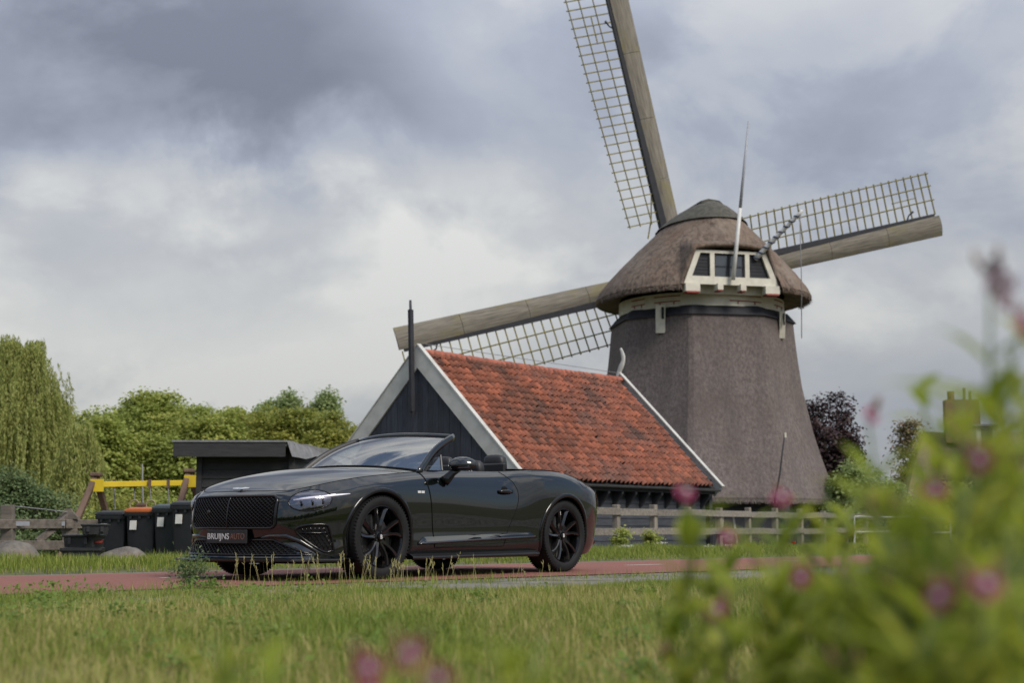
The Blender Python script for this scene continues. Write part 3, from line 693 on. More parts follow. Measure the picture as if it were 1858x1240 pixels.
# carved white finial on the far gable
pts = []; 
for i in range(15):
    f = i / 14; pts.append(Vector((LB + 0.05, 0.10 * math.sin(f * 6.5 + 0.3) * (1 - f * 0.5), ZA + 0.05 + f * 0.92)))
MB().tube(pts, [0.13, 0.15, 0.12, 0.085, 0.08, 0.085, 0.09, 0.08, 0.07, 0.065, 0.07, 0.065, 0.055, 0.05, 0.035], 8, sx=0.5, sy=1.0).build('white_finial', M_barge, barn, True)
# ================================================================== CAR  (local: x forward, y left, z up; axles at +-1.4255)
CA = R(37.5); CO = Vector((-1.0726, 15.262, 0.004))
c_fw = Vector((-math.sin(CA), -math.cos(CA), 0)); c_lf = Vector((math.cos(CA), -math.sin(CA), 0))
car = tag(empty('parked_car', CO, math.atan2(c_fw.y, c_fw.x)), 'glossy black open-top convertible car parked on the red path in front of the barn', 'car')
M_paint = mat('black_paint', (0.0022, 0.0034, 0.0036), None, 0.010, spec=0.95)
M_gloss = mat('gloss_black', (0.004, 0.004, 0.0045), None, 0.10, spec=0.45)
M_satin = mat('satin_black', (0.010, 0.010, 0.011), None, 0.45)
M_matte = mat('matte_black', (0.006, 0.006, 0.006), None, 0.9, spec=0.2)
M_tyre = mat('tyre_rubber', (0.006, 0.006, 0.0065), (0.010, 0.010, 0.0105), 0.7, 30, 4, 0.1, 90, spec=.3)
M_leather = mat('black_leather', (0.012, 0.012, 0.014), (0.018, 0.018, 0.020), 0.5, 20, 5, 0.15, 220)
M_tonneau = mat('dark_fabric', (0.035, 0.035, 0.036), (0.05, 0.05, 0.05), 0.85, 60, 4, 0.1, 300)
M_chrome = mat('bright_metal', (0.65, 0.65, 0.66), None, 0.15, metal=1.0)
M_dchrome = mat('dark_chrome', (0.17, 0.17, 0.185), None, 0.07, metal=1.0)
M_silver = mat('silver_print', (0.55, 0.55, 0.54), None, 0.4)
M_copper = mat('copper_print', (0.20, 0.085, 0.055), None, 0.5)
M_drl = mat('daylight_bar', (0.8, 0.8, 0.85), None, 0.3, emit=((0.80, 0.76, 1.0), 0.15))
M_taill = mat('tail_lamp', (0.09, 0.006, 0.006), None, 0.15, coat=0.6)
M_disc = mat('brake_disc', (0.10, 0.10, 0.10), (0.16, 0.16, 0.16), 0.35, 40, metal=0.8)
M_carbon = mat('carbon_lip', (0.010, 0.010, 0.011), (0.016, 0.016, 0.017), 0.30, 120, spec=0.4)
def glass_mat(name, tint, refl=1.0, ior=1.5):
    m = bpy.data.materials.new(name); m.use_nodes = True; nt = m.node_tree; N, L = nt.nodes, nt.links; N.remove(N['Principled BSDF'])
    tr = N.new('ShaderNodeBsdfTransparent'); tr.inputs[0].default_value = (*tint, 1)
    gl = N.new('ShaderNodeBsdfGlossy'); gl.inputs['Roughness'].default_value = 0.01
    fr_ = N.new('ShaderNodeFresnel'); fr_.inputs[0].default_value = ior
    mu = N.new('ShaderNodeMath'); mu.operation = 'MULTIPLY'; mu.use_clamp = True; L.new(fr_.outputs[0], mu.inputs[0]); mu.inputs[1].default_value = refl
    mx = N.new('ShaderNodeMixShader'); L.new(mu.outputs[0], mx.inputs[0]); L.new(tr.outputs[0], mx.inputs[1]); L.new(gl.outputs[0], mx.inputs[2])
    L.new(mx.outputs[0], N['Material Output'].inputs[0]); return m
M_wind = glass_mat('windscreen_glass', (0.62, 0.68, 0.62), 1.3, 3.1)
M_lens = glass_mat('lens_glass', (0.92, 0.92, 0.95), 1.0)

# ---- body shell as a B-spline control net: columns run round the car in plan, levels go up
cols_xy = [(2.415, 0), (2.408, .25), (2.375, .46), (2.305, .63), (2.185, .775), (2.02, .878), (1.82, .938), (1.60, .966), (1.36, .978), (1.10, .970), (.80, .956), (.45, .950), (.10, .949), (-.25, .950), (-.58, .955),
           (-.88, .972), (-1.16, .990), (-1.45, .996), (-1.72, .984), (-1.97, .950), (-2.19, .875), (-2.35, .745), (-2.44, .55), (-2.475, .28), (-2.485, 0)]
NCOL = len(cols_xy)
crest_x = [-2.5, -2.36, -2.2, -1.97, -1.72, -1.45, -1.18, -.9, -.6, -.25, .1, .45, .8, 1.1, 1.36, 1.6, 1.82, 2.02, 2.18, 2.3, 2.42]
crest_z = [.905, .912, .925, .965, 1.01, 1.045, 1.058, 1.05, 1.028, 1.018, 1.014, 1.006, .99, .965, .942, .918, .888, .852, .818, .795, .785]
Z_F = [.195, .25, .31, .38, .46, .57, .68, .752, .785]; Z_R = [.25, .31, .37, .45, .57, .69, .80, .87, .905]
O_S = [.080, .030, .020, .034, .012, 0, .010, .048, .135]
O_H = [.090, .040, .020, .020, .004, -.006, -.014, .008, .100]     # rear haunch
O_W = [.080, .030, .020, .030, .016, .018, .055, .105, .165]   # waist in front of the haunch
O_FD = [.080, .030, .020, .024, .008, 0, .006, .040, .120]     # front fender
O_F = [-.020, .0, .030, .024, .0, .0, .016, .045, .115]; O_R = [.10, .06, .05, .03, .0, .0, .02, .05, .13]
net = np.zeros((NCOL, 9, 3))
for c in range(NCOL):
    x, y = cols_xy[c]
    a = cols_xy[c - 1] if c > 0 else (cols_xy[1][0], -cols_xy[1][1]); b_ = cols_xy[c + 1] if c < NCOL - 1 else (cols_xy[c - 1][0], -cols_xy[c - 1][1])
    tx, ty = b_[0] - a[0], b_[1] - a[1]; l_ = math.hypot(tx, ty); nx_, ny_ = ty / l_, -tx / l_
    wf = float(np.interp(x, [1.6, 2.05, 2.25], [0, .55, 1])); wr = float(np.interp(-x, [1.9, 2.2, 2.4], [0, .5, 1]))
    cz = float(np.interp(x, crest_x, crest_z))
    zs = np.array([.165, .25, .34, .425, .57, .70, .83, cz - .055, cz]); zs = zs * (1 - wf - wr) + np.array(Z_F) * wf + np.array(Z_R) * wr
    zs[8] = cz if wf + wr < .999 else zs[8]
    hau = float(np.interp(x, [-1.9, -1.5, -.95, -.72], [.6, 1, 1, 0])); wai = float(np.interp(x, [-.9, -.6, -.1, .5], [0, 1, .6, 0])) * .62; fen = float(np.interp(x, [.9, 1.2, 2.0], [0, 1, 1]))
    os_ = np.array(O_S); os_ = os_ + (np.array(O_W) - O_S) * wai + (np.array(O_H) - O_S) * hau + (np.array(O_FD) - O_S) * fen
    of = os_ * (1 - wf - wr) + np.array(O_F) * wf + np.array(O_R) * wr
    for l in range(9): net[c, l] = (x - nx_ * of[l] * 1.0, max(y - ny_ * of[l], 0) if y > 0 else 0, zs[l])
# ghosts
g0 = net[1] * (1, -1, 1); g1 = net[-2] * (1, -1, 1)
N1 = np.concatenate([g0[None], net, g1[None]], 0)
N2 = np.concatenate([2 * N1[:, :1] - N1[:, 1:2], N1, 2 * N1[:, -1:] - N1[:, -2:-1]], 1)
def bs(t): return np.array([(1 - t) ** 3, 3 * t ** 3 - 6 * t ** 2 + 4, -3 * t ** 3 + 3 * t ** 2 + 3 * t + 1, t ** 3]) / 6
def S_(u, v):       # u 0..NCOL-1 front centre -> rear centre ; v 0..8 bottom -> crest
    i = min(int(u), NCOL - 2); j = min(int(v), 7); bu = bs(u - i); bv = bs(v - j)
    return np.einsum('a,b,abk->k', bu, bv, N2[i:i + 4, j:j + 4])
def S_n(u, v):
    e_ = 0.02; u0, u1 = max(u - e_, 0), min(u + e_, NCOL - 1); v0, v1 = max(v - e_, 0), min(v + e_, 8)
    n = np.cross(S_(u1, v) - S_(u0, v), S_(u, v1) - S_(u, v0)); n = n / (np.linalg.norm(n) + 1e-12)
    p = S_(u, v); d = np.array([p[0] * 0.25, p[1], 0.1]); return n if n @ d > 0 else -n
NU, NV = 300, 72
us = np.linspace(0, NCOL - 1, NU); vs = np.linspace(0, 8, NV)
G = np.array([[S_(u, v) for v in vs] for u in us])
def arch_d(p, ax): return math.hypot(p[0] - ax, p[2] - .376)
ARCH = .425
bm = bmesh.new()
vv = [[bm.verts.new(G[i, j]) for j in range(NV)] for i in range(NU)]
vr = [[vv[i][j] if (i in (0, NU - 1)) else bm.verts.new(G[i, j] * (1, -1, 1)) for j in range(NV)] for i in range(NU)]
def keep(P):
    c_ = sum(P) / len(P)
    if abs(c_[1]) > .5:
        for ax in (1.4255, -1.4255):
            if arch_d(c_, ax) < ARCH: return False
    return True
for i in range(NU - 1):
    for j in range(NV - 1):
        if keep([G[i, j], G[i + 1, j], G[i + 1, j + 1], G[i, j + 1]]):
            bm.faces.new((vv[i][j], vv[i + 1][j], vv[i + 1][j + 1], vv[i][j + 1])); bm.faces.new((vr[i][j], vr[i][j + 1], vr[i + 1][j + 1], vr[i + 1][j]))
bmesh.ops.delete(bm, geom=[v for v in bm.verts if not v.link_faces], context='VERTS')
for v in bm.verts:
    if v.is_boundary and abs(v.co.y) > .5:
        for ax in (1.4255, -1.4255):
            d = arch_d(v.co, ax)
            if d < ARCH + .03 and v.co.z > .17:
                k_ = ARCH / d; v.co.x = ax + (v.co.x - ax) * k_; v.co.z = .376 + (v.co.z - .376) * k_
bmesh.ops.recalc_face_normals(bm, faces=bm.faces)
shell_bvh = BVHTree.FromBMesh(bm)
me = bpy.data.meshes.new('body'); bm.to_mesh(me); bm.free()
body = link('body', me, M_paint, car, smooth=True)

# ---- bonnet and rear deck: rows between the two crest lines
def dome(x): return float(np.interp(x, [-2.5, -2.36, -2.1, -1.7, -1.3, -.9, .4, .7, 1.0, 1.5, 1.9, 2.1, 2.25, 2.32], [0, .012, .03, .035, .03, .02, .045, .062, .078, .085, .07, .050, .022, .0]))
def deck(u_list, name, m_, inset=0.004, ny_=41, lift=0.0):
    V = []; F = []
    for u in u_list:
        p = S_(u, 8); yc = max(p[1] - inset, 0.0005)
        for k in range(ny_):
            t = -1 + 2 * k / (ny_ - 1); t = math.copysign(abs(t) ** 0.8, t); a = abs(t)
            V.append((p[0], yc * t, p[2] + lift + dome(p[0]) * ((1 - a ** 2) * 0.55 + 0.45 * (1 - a ** 4))))
    for i in range(len(u_list) - 1):
        for k in range(ny_ - 1): F.append((i * ny_ + k, (i + 1) * ny_ + k, (i + 1) * ny_ + k + 1, i * ny_ + k + 1))
    return link(name, np_mesh(name, V, F), m_, car, smooth=True)
def u_at_x(x, v=8.0, lo=0.0, hi=NCOL - 1.0):
    for _ in range(40):
        mid = (lo + hi) / 2
        if S_(mid, v)[0] > x: lo = mid
        else: hi = mid
    return (lo + hi) / 2
bonnet = deck(np.linspace(0, u_at_x(.72), 110), 'bonnet', M_paint)
deck(np.linspace(u_at_x(-1.52), NCOL - 1, 60), 'boot_lid', M_paint)
deck(np.linspace(u_at_x(-.98), u_at_x(-1.515), 16), 'tonneau_cover', M_tonneau, 0.012, lift=0.012)

def tube_on(uv, rad, name, m_, off=0.0, parent=car, mirror=True, n=6):
    pts = [Vector(S_(u, v) + S_n(u, v) * off) for u, v in uv]
    o = MB().tube(pts, rad, n).build(name, m_, parent, True)
    if mirror: MB().tube([Vector((p.x, -p.y, p.z)) for p in pts], rad, n).build(name, m_, parent, True)
    return o
# shut lines round the bonnet and boot
tube_on([(u, 8.0) for u in np.linspace(0.0, u_at_x(.72), 60)], 0.0035, 'bonnet_seam', M_matte)
tube_on([(u, 8.0) for u in np.linspace(u_at_x(-1.52), NCOL - 1, 40)], 0.003, 'boot_seam', M_matte)
# ---- doors : skins 2 mm proud, with their own outline
def door_front(z): return .715 + .075 * (z - .6) / .38
def door_rear(z): return float(np.interp(z, [.25, .335, .444, .60, .706, .78, .846, .92, 1.03], [-.40, -.435, -.485, -.575, -.625, -.645, -.64, -.60, -.47]))
def v_at_z(u, z):
    lo, hi = 0.0, 8.0
    for _ in range(30):
        mid = (lo + hi) / 2
        if S_(u, mid)[2] < z: lo = mid
        else: hi = mid
    return (lo + hi) / 2
def solve_u(xf, v):
    u = u_at_x(0.1, v)
    lo, hi = 7.0, 17.0
    for _ in range(40):
        mid = (lo + hi) / 2; p = S_(mid, v)
        if p[0] > xf(p[2]): lo = mid
        else: hi = mid
    return (lo + hi) / 2
vd = np.concatenate([np.linspace(v_at_z(11, .275), 7.0, 34), np.linspace(7.05, 7.97, 10)])
rows_ = []
for v in vd:
    ua, ub = solve_u(door_front, v), solve_u(door_rear, v)
    rows_.append([(ua + (ub - ua) * k / 70, v) for k in range(71)])
DV = np.array([[S_(u, v) + S_n(u, v) * 0.0025 for u, v in rr] for rr in rows_])
ii = (np.arange(len(vd) - 1)[:, None] * 71 + np.arange(70)[None]).ravel(); DF = np.stack([ii, ii + 1, ii + 72, ii + 71], 1)
doors = []
for s in (1, -1):
    dv = DV.reshape(-1, 3) * (1, s, 1)
    d = link('door', np_mesh('door', dv, DF if s < 0 else DF[:, ::-1]), M_paint, car, smooth=True); doors.append(d)
    outl = [DV[i, 0] for i in range(len(vd) - 1, -1, -1)] + [DV[0, k] for k in range(1, 71)] + [DV[i, 70] for i in range(1, len(vd))]
    MB().tube([Vector(p * np.array((1, s, 1))) for p in outl], 0.0042, 5).build('door_seam', M_matte, d, True)
    # handle : pull bar over a round recess
    hx, hz = -.445, .822; uh = u_at_x(hx, 6.0); p = S_(uh, v_at_z(uh, hz)); yy = p[1]
    MB().lathe([(0.0, .003), (.045, .004), (.052, .001), (.056, -.004)], 20, 'y', c=(hx + .0, yy, hz)).build('handle_recess', M_matte, d, True).scale = (1, s, 1)
    hb = MB().tube([(hx + .115, yy + .004, hz), (hx + .085, yy + .026, hz), (hx, yy + .034, hz), (hx - .085, yy + .026, hz), (hx - .115, yy + .004, hz)], [.012, .018, .021, .018, .012], 10, sx=0.75, sy=1.0).build('handle', M_gloss, d, True)
    hb.scale = (1, s, 1)
# ---- beltline top trim, inner door walls and cabin tub
bel = [(u, 8.0) for u in np.linspace(u_at_x(.70), u_at_x(-.98), 40)]
V = []; F = []
for (u, v) in bel:
    p = S_(u, v); V += [(p[0], p[1] + .002, p[2] - .002), (p[0], p[1] - .03, p[2] + .006), (p[0], p[1] - .085, p[2] - .004), (p[0], p[1] - .11, p[2] - .06), (p[0], p[1] - .12, .42)]
F = [(i * 5 + k, i * 5 + k + 1, i * 5 + k + 6, i * 5 + k + 5) for i in range(len(bel) - 1) for k in range(4)]
for s in (1, -1): link('door_card', np_mesh('door_card', np.array(V) * (1, s, 1), F), M_leather, car, smooth=True)
tub = MB(); tub.add([(.95, -.8, .35), (.95, .8, .35), (-1.0, .8, .35), (-1.0, -.8, .35), (-1.02, .84, 1.05), (-1.02, -.84, 1.05)], [(0, 1, 2, 3), (3, 2, 4, 5)]); tub.build('cabin_floor', M_matte, car)
dsh = MB(); dsh.prism([(.95, .96), (.55, .985), (.34, .975), (.27, .93), (.30, .70), (.42, .45), (.95, .45)], -.74, .74, lambda a, b_, d: Vector((a, d, b_))); smooth_angle(dsh.build('dashboard', M_leather, car), 30)
sw = MB(); cw = Vector((.14, .37, .86)); ax_s = Vector((-.92, 0, .40)).normalized(); u1 = Vector((0, 1, 0)); u2 = ax_s.cross(u1)
sw.tube([cw + u1 * .185 * math.cos(a) + u2 * .185 * math.sin(a) for a in np.linspace(0, 2 * math.pi, 28, endpoint=False)], .016, 8, closed=True)
sw.tube([cw - u1 * .18, cw, cw + u1 * .18], [.015, .05, .015], 8); sw.tube([cw, cw - ax_s * .18], .03, 8); sw.build('steering_wheel', M_leather, car, True)
def seat(x, y, w, top, rear=False):
    st_ = empty('seat', (x, y, 0), 0, car)
    b = MB()
    prof_ = [(0.0, .52), (.06, .56), (.10, .75), (.08, .95), (.0, top - .16), (-.09, top - .15), (-.11, .95), (-.12, .55)] if not rear else [(0.0, .5), (.08, .6), (.05, .9), (-.02, top - .16), (-.12, top - .15), (-.14, .5)]
    b.prism([(a - .0, z) for a, z in prof_], -w / 2, w / 2, lambda a, z, d: Vector((a - (z - .5) * .30, d, z))); o_ = b.build('backrest', M_leather, st_)
    o_.modifiers.new('round', 'BEVEL').width = .04; o_.modifiers['round'].segments = 3; smooth_angle(o_, 60)
    cu = MB(); cu.box((.28, 0, .50), (.52, w, .16), None, .04); cu.build('cushion', M_leather, st_)
    # headrest : rounded slab
    hr = MB(); hx = -.16 - (top - .95) * .1; V = []; n = 20
    for (zz, sw_, sd) in ((top - .19, .80, .75), (top - .165, .97, 1.0), (top - .09, 1.0, 1.0), (top - .035, .93, .92), (top - .008, .70, .65), (top, .30, .25)):
        for k in range(n):
            a = 2 * math.pi * k / n; c, s_ = math.cos(a), math.sin(a)
            V.append((hx + math.copysign(abs(c) ** .6, c) * .062 * sd - (zz - top) * -.12, math.copysign(abs(s_) ** .5, s_) * .135 * sw_, zz))
    hr.add(V, [(i * n + k, i * n + (k + 1) % n, (i + 1) * n + (k + 1) % n, (i + 1) * n + k) for i in range(5) for k in range(n)] + [tuple(range(5 * n, 6 * n)), tuple(range(n - 1, -1, -1))])
    h = hr.build('headrest', M_leather, st_, True)
    if True:
        pts = [Vector((hx + .066 - .0, -.055 + .11 * f, top - .125 + .012 * math.sin(f * 22) * (0.5 + f))) for f in np.linspace(0, 1, 26)]
        MB().tube(pts, .0030, 4).build('stitched_script', M_silver, h)
for y in (.38, -.38): seat(-.40, y, .52, 1.16)
for y in (.36, -.36): seat(-.80, y, .46, 1.235, True)
MB().box((-.93, 0, 1.09), (.04, 1.1, .10), None, .015).build('rear_wind_deflector', M_satin, car)

# ---- windscreen
def bon_z(x, y):
    u = u_at_x(x); p = S_(u, 8); t = min(abs(y) / p[1], 1); return p[2] + dome(x) * ((1 - t ** 2) * 0.55 + 0.45 * (1 - t ** 4))
def base_pt(t):  # t -1..1
    y = .79 * t; x = 1.02 - .30 * abs(t) ** 2.2; return Vector((x, y, bon_z(max(x, .73), y) + .006))
def head_pt(t):
    y = .635 * t; return Vector((.20 - .15 * abs(t) ** 2.2, y, 1.392 - .030 * t * t))
V = []; F = []; na, nb = 41, 17
for j in range(nb):
    f = j / (nb - 1)
    for i in range(na):
        t = -1 + 2 * i / (na - 1); p = base_pt(t).lerp(head_pt(t), f); b_ = .045 * math.sin(f * math.pi); V.append(p + Vector((b_ * .6, 0, b_ * .8)))
F = [(j * na + i, j * na + i + 1, (j + 1) * na + i + 1, (j + 1) * na + i) for j in range(nb - 1) for i in range(na - 1)]
wsn = link('windscreen', np_mesh('windscreen', V, F), M_wind, car, smooth=True)
GV = V
fr_pts = []
for s in (-1, 1):
    pts = []
    for j in range(nb): pts.append(Vector(GV[j * na + (0 if s < 0 else na - 1)]))
    pts = [pts[0] + (pts[0] - pts[1]) * 1.2 + Vector((0, 0, -.01))] + pts
    MB().tube([p + Vector((0, s * .014, 0)) for p in pts], [.055, .050] + [.044 - .010 * k / nb for k in range(nb - 1)], 12, sx=.55, sy=1.0).build('windscreen_pillar', M_satin if s < 0 else M_paint, wsn, True)
hp = [head_pt(-1 + 2 * i / 40) + Vector((-.012, 0, .002)) for i in range(41)]
MB().tube(hp, .026, 10).build('windscreen_header', M_paint, wsn, True)
MB().tube([base_pt(-1 + 2 * i / 40) + Vector((.012, 0, -.004)) for i in range(41)], .012, 6).build('cowl_seal', M_matte, wsn, True)
mm = head_pt(.0); MB().box((mm.x + .05, 0, mm.z - .055), (.05, .16, .07), None, .012).build('sensor_pod', M_satin, wsn)
MB().box((mm.x - .02, 0, mm.z - .075), (.025, .25, .07), None, .012).build('rear_view_mirror', M_satin, wsn)
for s in (1, -1):   # fixed quarter glass behind the pillar
    a_, b2, c2 = Vector((.60, .80 * s, 1.01)), Vector((.40, .80 * s, 1.012)), Vector((.36, .745 * s, 1.165))
    qg = MB().add([a_, b2, c2], [(0, 1, 2)]).build('quarter_glass', M_wind, car); MB().tube([b2, c2], .012, 6).build('quarter_post', M_satin, qg)
    MB().tube([a_ + Vector((.02, 0, -.004)), b2 + Vector((0, 0, -.004)), b2 + Vector((-.02, 0, -.004))], .008, 6).build('quarter_sill', M_chrome if False else M_gloss, qg)
# ---- door mirrors
for s in (1, -1):
    mr = MB(); V = []; n = 24; K = 14
    for i in range(K + 1):
        th = math.pi * i / K
        for k in range(n):
            a = 2 * math.pi * k / n; sx_, sz_ = math.sin(th) * math.cos(a), math.sin(th) * math.sin(a); sy_ = math.cos(th)
            x = .10 * sx_ if sx_ > 0 else .055 * sx_
            z = .085 * (sz_ if sz_ > 0 else sz_ * .55) * (1.0 - .12 * sy_)
            V.append((.40 + x - .05 * sy_ - (.13 if s < 0 else 0), 1.065 + .125 * math.copysign(abs(sy_) ** .85, sy_), 1.055 + z + .004 * sy_))
    F = [(i * n + k, i * n + (k + 1) % n, (i + 1) * n + (k + 1) % n, (i + 1) * n + k) for i in range(K) for k in range(n)]
    mr.add([(x, y * s, z) for x, y, z in V], F)
    mo_ = mr.build('door_mirror', M_paint, car, True)
    MB().tube([(.52, .925 * s, .90), (.50, .955 * s, .93), (.46, .985 * s, .985), (.42, 1.02 * s, 1.03)], [.055, .048, .036, .04], 10, sx=.6, sy=1.0).build('mirror_arm', M_gloss, mo_, True)
    MB().tube([(.475, .97 * s, 1.026), (.487, 1.08 * s, 1.030), (.43, 1.18 * s, 1.034)], .0035, 6).build('indicator_strip', M_dchrome, mo_)

# ---- flank trim : bright blade above the sill, sill line and skirt
def band(xs_, prof_f, name, m_, parent=car):
    V = []; P = None
    for x in xs_:
        pr = prof_f(x); P = len(pr); V += pr
    F = [(i * P + k, i * P + k + 1, (i + 1) * P + k + 1, (i + 1) * P + k) for i in range(len(xs_) - 1) for k in range(P - 1)]
    return [link(name, np_mesh(name, np.array(V) * (1, s, 1), F), m_, parent, smooth=True) for s in (1, -1)]
def side_y(x, z):
    u = u_at_x(x, 3.0); return S_(u, v_at_z(u, z))[1]
def blade(x):
    f = min(max((.91 - x) / .10, 0), 1) * min(max((x + .93) / .12, 0), 1); f = math.sin(f * math.pi / 2)
    zb = np.interp(x, [-.93, .91], [.362, .302]); h = (.050 + .016 * (x + .93) / 1.84) * f + .003; y0 = side_y(x, zb + h) + .0035; y1 = side_y(x, zb) + .0035
    return [(x, y0, zb + h), (x, y0 + .012 * f, zb + h * .80), (x, y1 + .032 * f + .002, zb + h * .35), (x, y1 + .044 * f + .003, zb + .012), (x, y1 + .040 * f + .002, zb + .002), (x, y1 - .004, zb - .006)]
band(np.linspace(.91, -.93, 70), blade, 'sill_blade', M_paint)
band(np.linspace(.88, -.90, 50), lambda x: (lambda q: [(q[0], q[1] + .0006, q[2] + .006), (q[0], q[1] + .003, q[2]), (q[0], q[1] - .002, q[2] - .008)])(blade(x)[3]), 'blade_edge', M_dchrome)
def skirt(x):
    f = np.interp(x, [-.98, -.9, .9, 1.0], [.3, 1, 1, .4]); zt = np.interp(x, [-1, 1], [.205, .190]); y = side_y(x, .24)
    return [(x, y - .02, zt + .03), (x, y + .02 + .035 * f, zt + .004), (x, y + .05 * f + .02, zt - .010), (x, y + .045 * f + .01, zt - .026), (x, y - .08, zt - .030)]
band(np.linspace(1.0, -.98, 50), skirt, 'side_skirt', M_carbon)
tube_on([(u, v_at_z(u, np.interp(S_(u, 1)[0], [-1, 1], [.335, .248]))) for u in np.linspace(u_at_x(1.01, 1), u_at_x(-.99, 1), 40)], .003, 'sill_seam', M_gloss, .001)
# ---- wheel arch lips and liners
for ax in (1.4255, -1.4255):
    for s in (1, -1):
        V = []; n = 49; a0, a1 = R(-22), R(202)
        for i in range(n):
            a = a0 + (a1 - a0) * i / (n - 1)
            for r, off in ((.402, -.030), (.405, .006), (.414, .013), (.440, .012), (.4475, .001)):
                x, z = ax + r * math.cos(a), .376 + r * math.sin(a); rr = max(r, ARCH + .006); xq, zq = ax + rr * math.cos(a), .376 + rr * math.sin(a)
                zq = max(zq, .20)
                h_ = shell_bvh.ray_cast(Vector((xq, 2.0 * s, zq)), Vector((0, -s, 0)))[0]
                yb = abs(h_.y) if h_ else .93
                V.append((x, s * (yb + off), z))
        F = [(i * 5 + k, i * 5 + k + 1, (i + 1) * 5 + k + 1, (i + 1) * 5 + k) for i in range(n - 1) for k in range(4)]
        link('wheel_arch', np_mesh('wheel_arch', V, F), M_gloss, car, smooth=True)
        mb = MB(); mb.lathe([(.42, .90 * s), (.42, .60 * s), (.0, .60 * s)], 30, 'y', c=(ax, 0, .376), a0=R(-28), a1=R(208)); mb.build('arch_liner', M_matte, car)
MB().box((0, 0, .20), (3.9, 1.5, .03)).build('underbody', M_matte, car)

# ---- wheels
def make_wheel():
    w = empty('wheel', (0, 0, 0), 0, car)
    ty = MB(); P = [(.284, -.13), (.30, -.140), (.335, -.145), (.360, -.137), (.371, -.115), (.3755, -.08)] + [(.376 - (.006 if k % 2 else 0), z) for k, z in enumerate(np.linspace(-.07, .07, 15))] + [(.3755, .08), (.371, .115), (.360, .137), (.335, .145), (.30, .140), (.284, .128)]
    ty.lathe(P, 72, 'y'); t_ = ty.build('tyre', M_tyre, w); smooth_angle(t_, 40)
    # tread blocks on the shoulder
    tb = MB()
    for k in range(72):
        a = 2 * math.pi * (k + .5) / 72
        for s in (-1, 1):
            er_ = Vector((math.cos(a), 0, math.sin(a))); ta = Vector((-math.sin(a), 0, math.cos(a)))
            tb.box(er_ * .3665 + Vector((0, s * .122, 0)), (.016, .03, .010), Matrix((er_, Vector((0, 1, 0)), ta)).transposed())
    tag(tb.build('tread_blocks', M_tyre, t_), kind='stuff')
    rm = MB(); rm.lathe([(.284, -.125), (.272, -.12), (.258, -.06), (.252, .05), (.266, .095), (.272, .118), (.279, .128), (.286, .126), (.287, .118)], 64, 'y'); r_ = rm.build('rim', M_gloss, w); smooth_angle(r_, 45)
    # ten spokes in five swept pairs
    for k in range(5):
        for (da0, da1, w0, w1) in ((R(-10), R(-20), .022, .017), (R(11), R(10), .022, .018)):
            sp = MB(); V = []; K = 7
            for i in range(K):
                f = i / (K - 1); r = .050 + (.268 - .050) * f
                a = 2 * math.pi * k / 5 + R(14) + da0 + (da1 - da0) * f + R(10) * f * f
                er_ = Vector((math.cos(a), 0, math.sin(a))); ta = Vector((-math.sin(a), 0, math.cos(a))); hw = (w0 * (1 - f) + w1 * f) * (1.25 - .45 * math.sin(f * math.pi))
                yo = .088 + .030 * math.sin(f * math.pi * .55); p = er_ * r
                sgn = 1 if da0 > 0 else -1
                V += [p - ta * hw + Vector((0, yo - .014, 0)), p - ta * hw * .25 * 1.0 + ta * hw * .2 * sgn + Vector((0, yo + .010, 0)), p + ta * hw * .6 + Vector((0, yo + .002, 0)), p + ta * hw + Vector((0, yo - .016, 0)), p + ta * hw * .6 + Vector((0, yo - .055, 0)), p - ta * hw * .6 + Vector((0, yo - .055, 0))]
            n = 6; sp.add(V, [(i * n + q, i * n + (q + 1) % n, (i + 1) * n + (q + 1) % n, (i + 1) * n + q) for i in range(K - 1) for q in range(n)])
            so_ = sp.build('spoke', mat('rim_gloss', (.010, .010, .011), None, .12, spec=.75), w); smooth_angle(so_, 25)
    hb = MB(); hb.lathe([(.0, .118), (.030, .117), (.034, .110), (.036, .098), (.062, .090), (.072, .07), (.07, .03)], 28, 'y'); smooth_angle(hb.build('hub', M_gloss, w), 30)
    for k in range(5):
        a = 2 * math.pi * k / 5 + R(40); MB().lathe([(0, .104), (.008, .104), (.010, .098), (.010, .085)], 8, 'y', c=(.050 * math.cos(a), 0, .050 * math.sin(a))).build('wheel_bolt', M_dchrome, w)
    MB().lathe([(.06, -.02), (.205, -.02), (.205, .01), (.06, .01)], 40, 'y').build('brake_disc', M_disc, w)
    cl = MB(); cl.lathe([(.13, -.05), (.222, -.05), (.222, .045), (.13, .045)], 10, 'y', a0=R(150), a1=R(215)); cl.build('brake_caliper', M_gloss, w)
    return w
def text_mesh(txt, size, ext=0.0, bold=0.0):
    cu = bpy.data.curves.new('txt', 'FONT'); cu.body = txt; cu.size = size; cu.extrude = ext; cu.offset = bold; cu.align_x = 'CENTER'; cu.align_y = 'CENTER'
    o_ = bpy.data.objects.new('txt', cu); C.objects.link(o_); bpy.context.view_layer.update()
    me_ = bpy.data.meshes.new_from_object(o_.evaluated_get(bpy.context.evaluated_depsgraph_get())); bpy.data.objects.remove(o_); return me_
whl = make_wheel()
bme = text_mesh('B', .052, .001, .0012); bme.materials.append(M_silver)
bl = link('hub_letter', bme, None, whl); bl.matrix_local = Matrix(((-1, 0, 0, 0), (0, 0, 1, .1205), (0, 1, 0, 0), (0, 0, 0, 1)))
wheels = [(1.4255, .830, R(0), 0), (-1.4255, .830, R(4), R(25)), (1.4255, -.830, math.pi, 0), (-1.4255, -.830, math.pi, 0.3)]
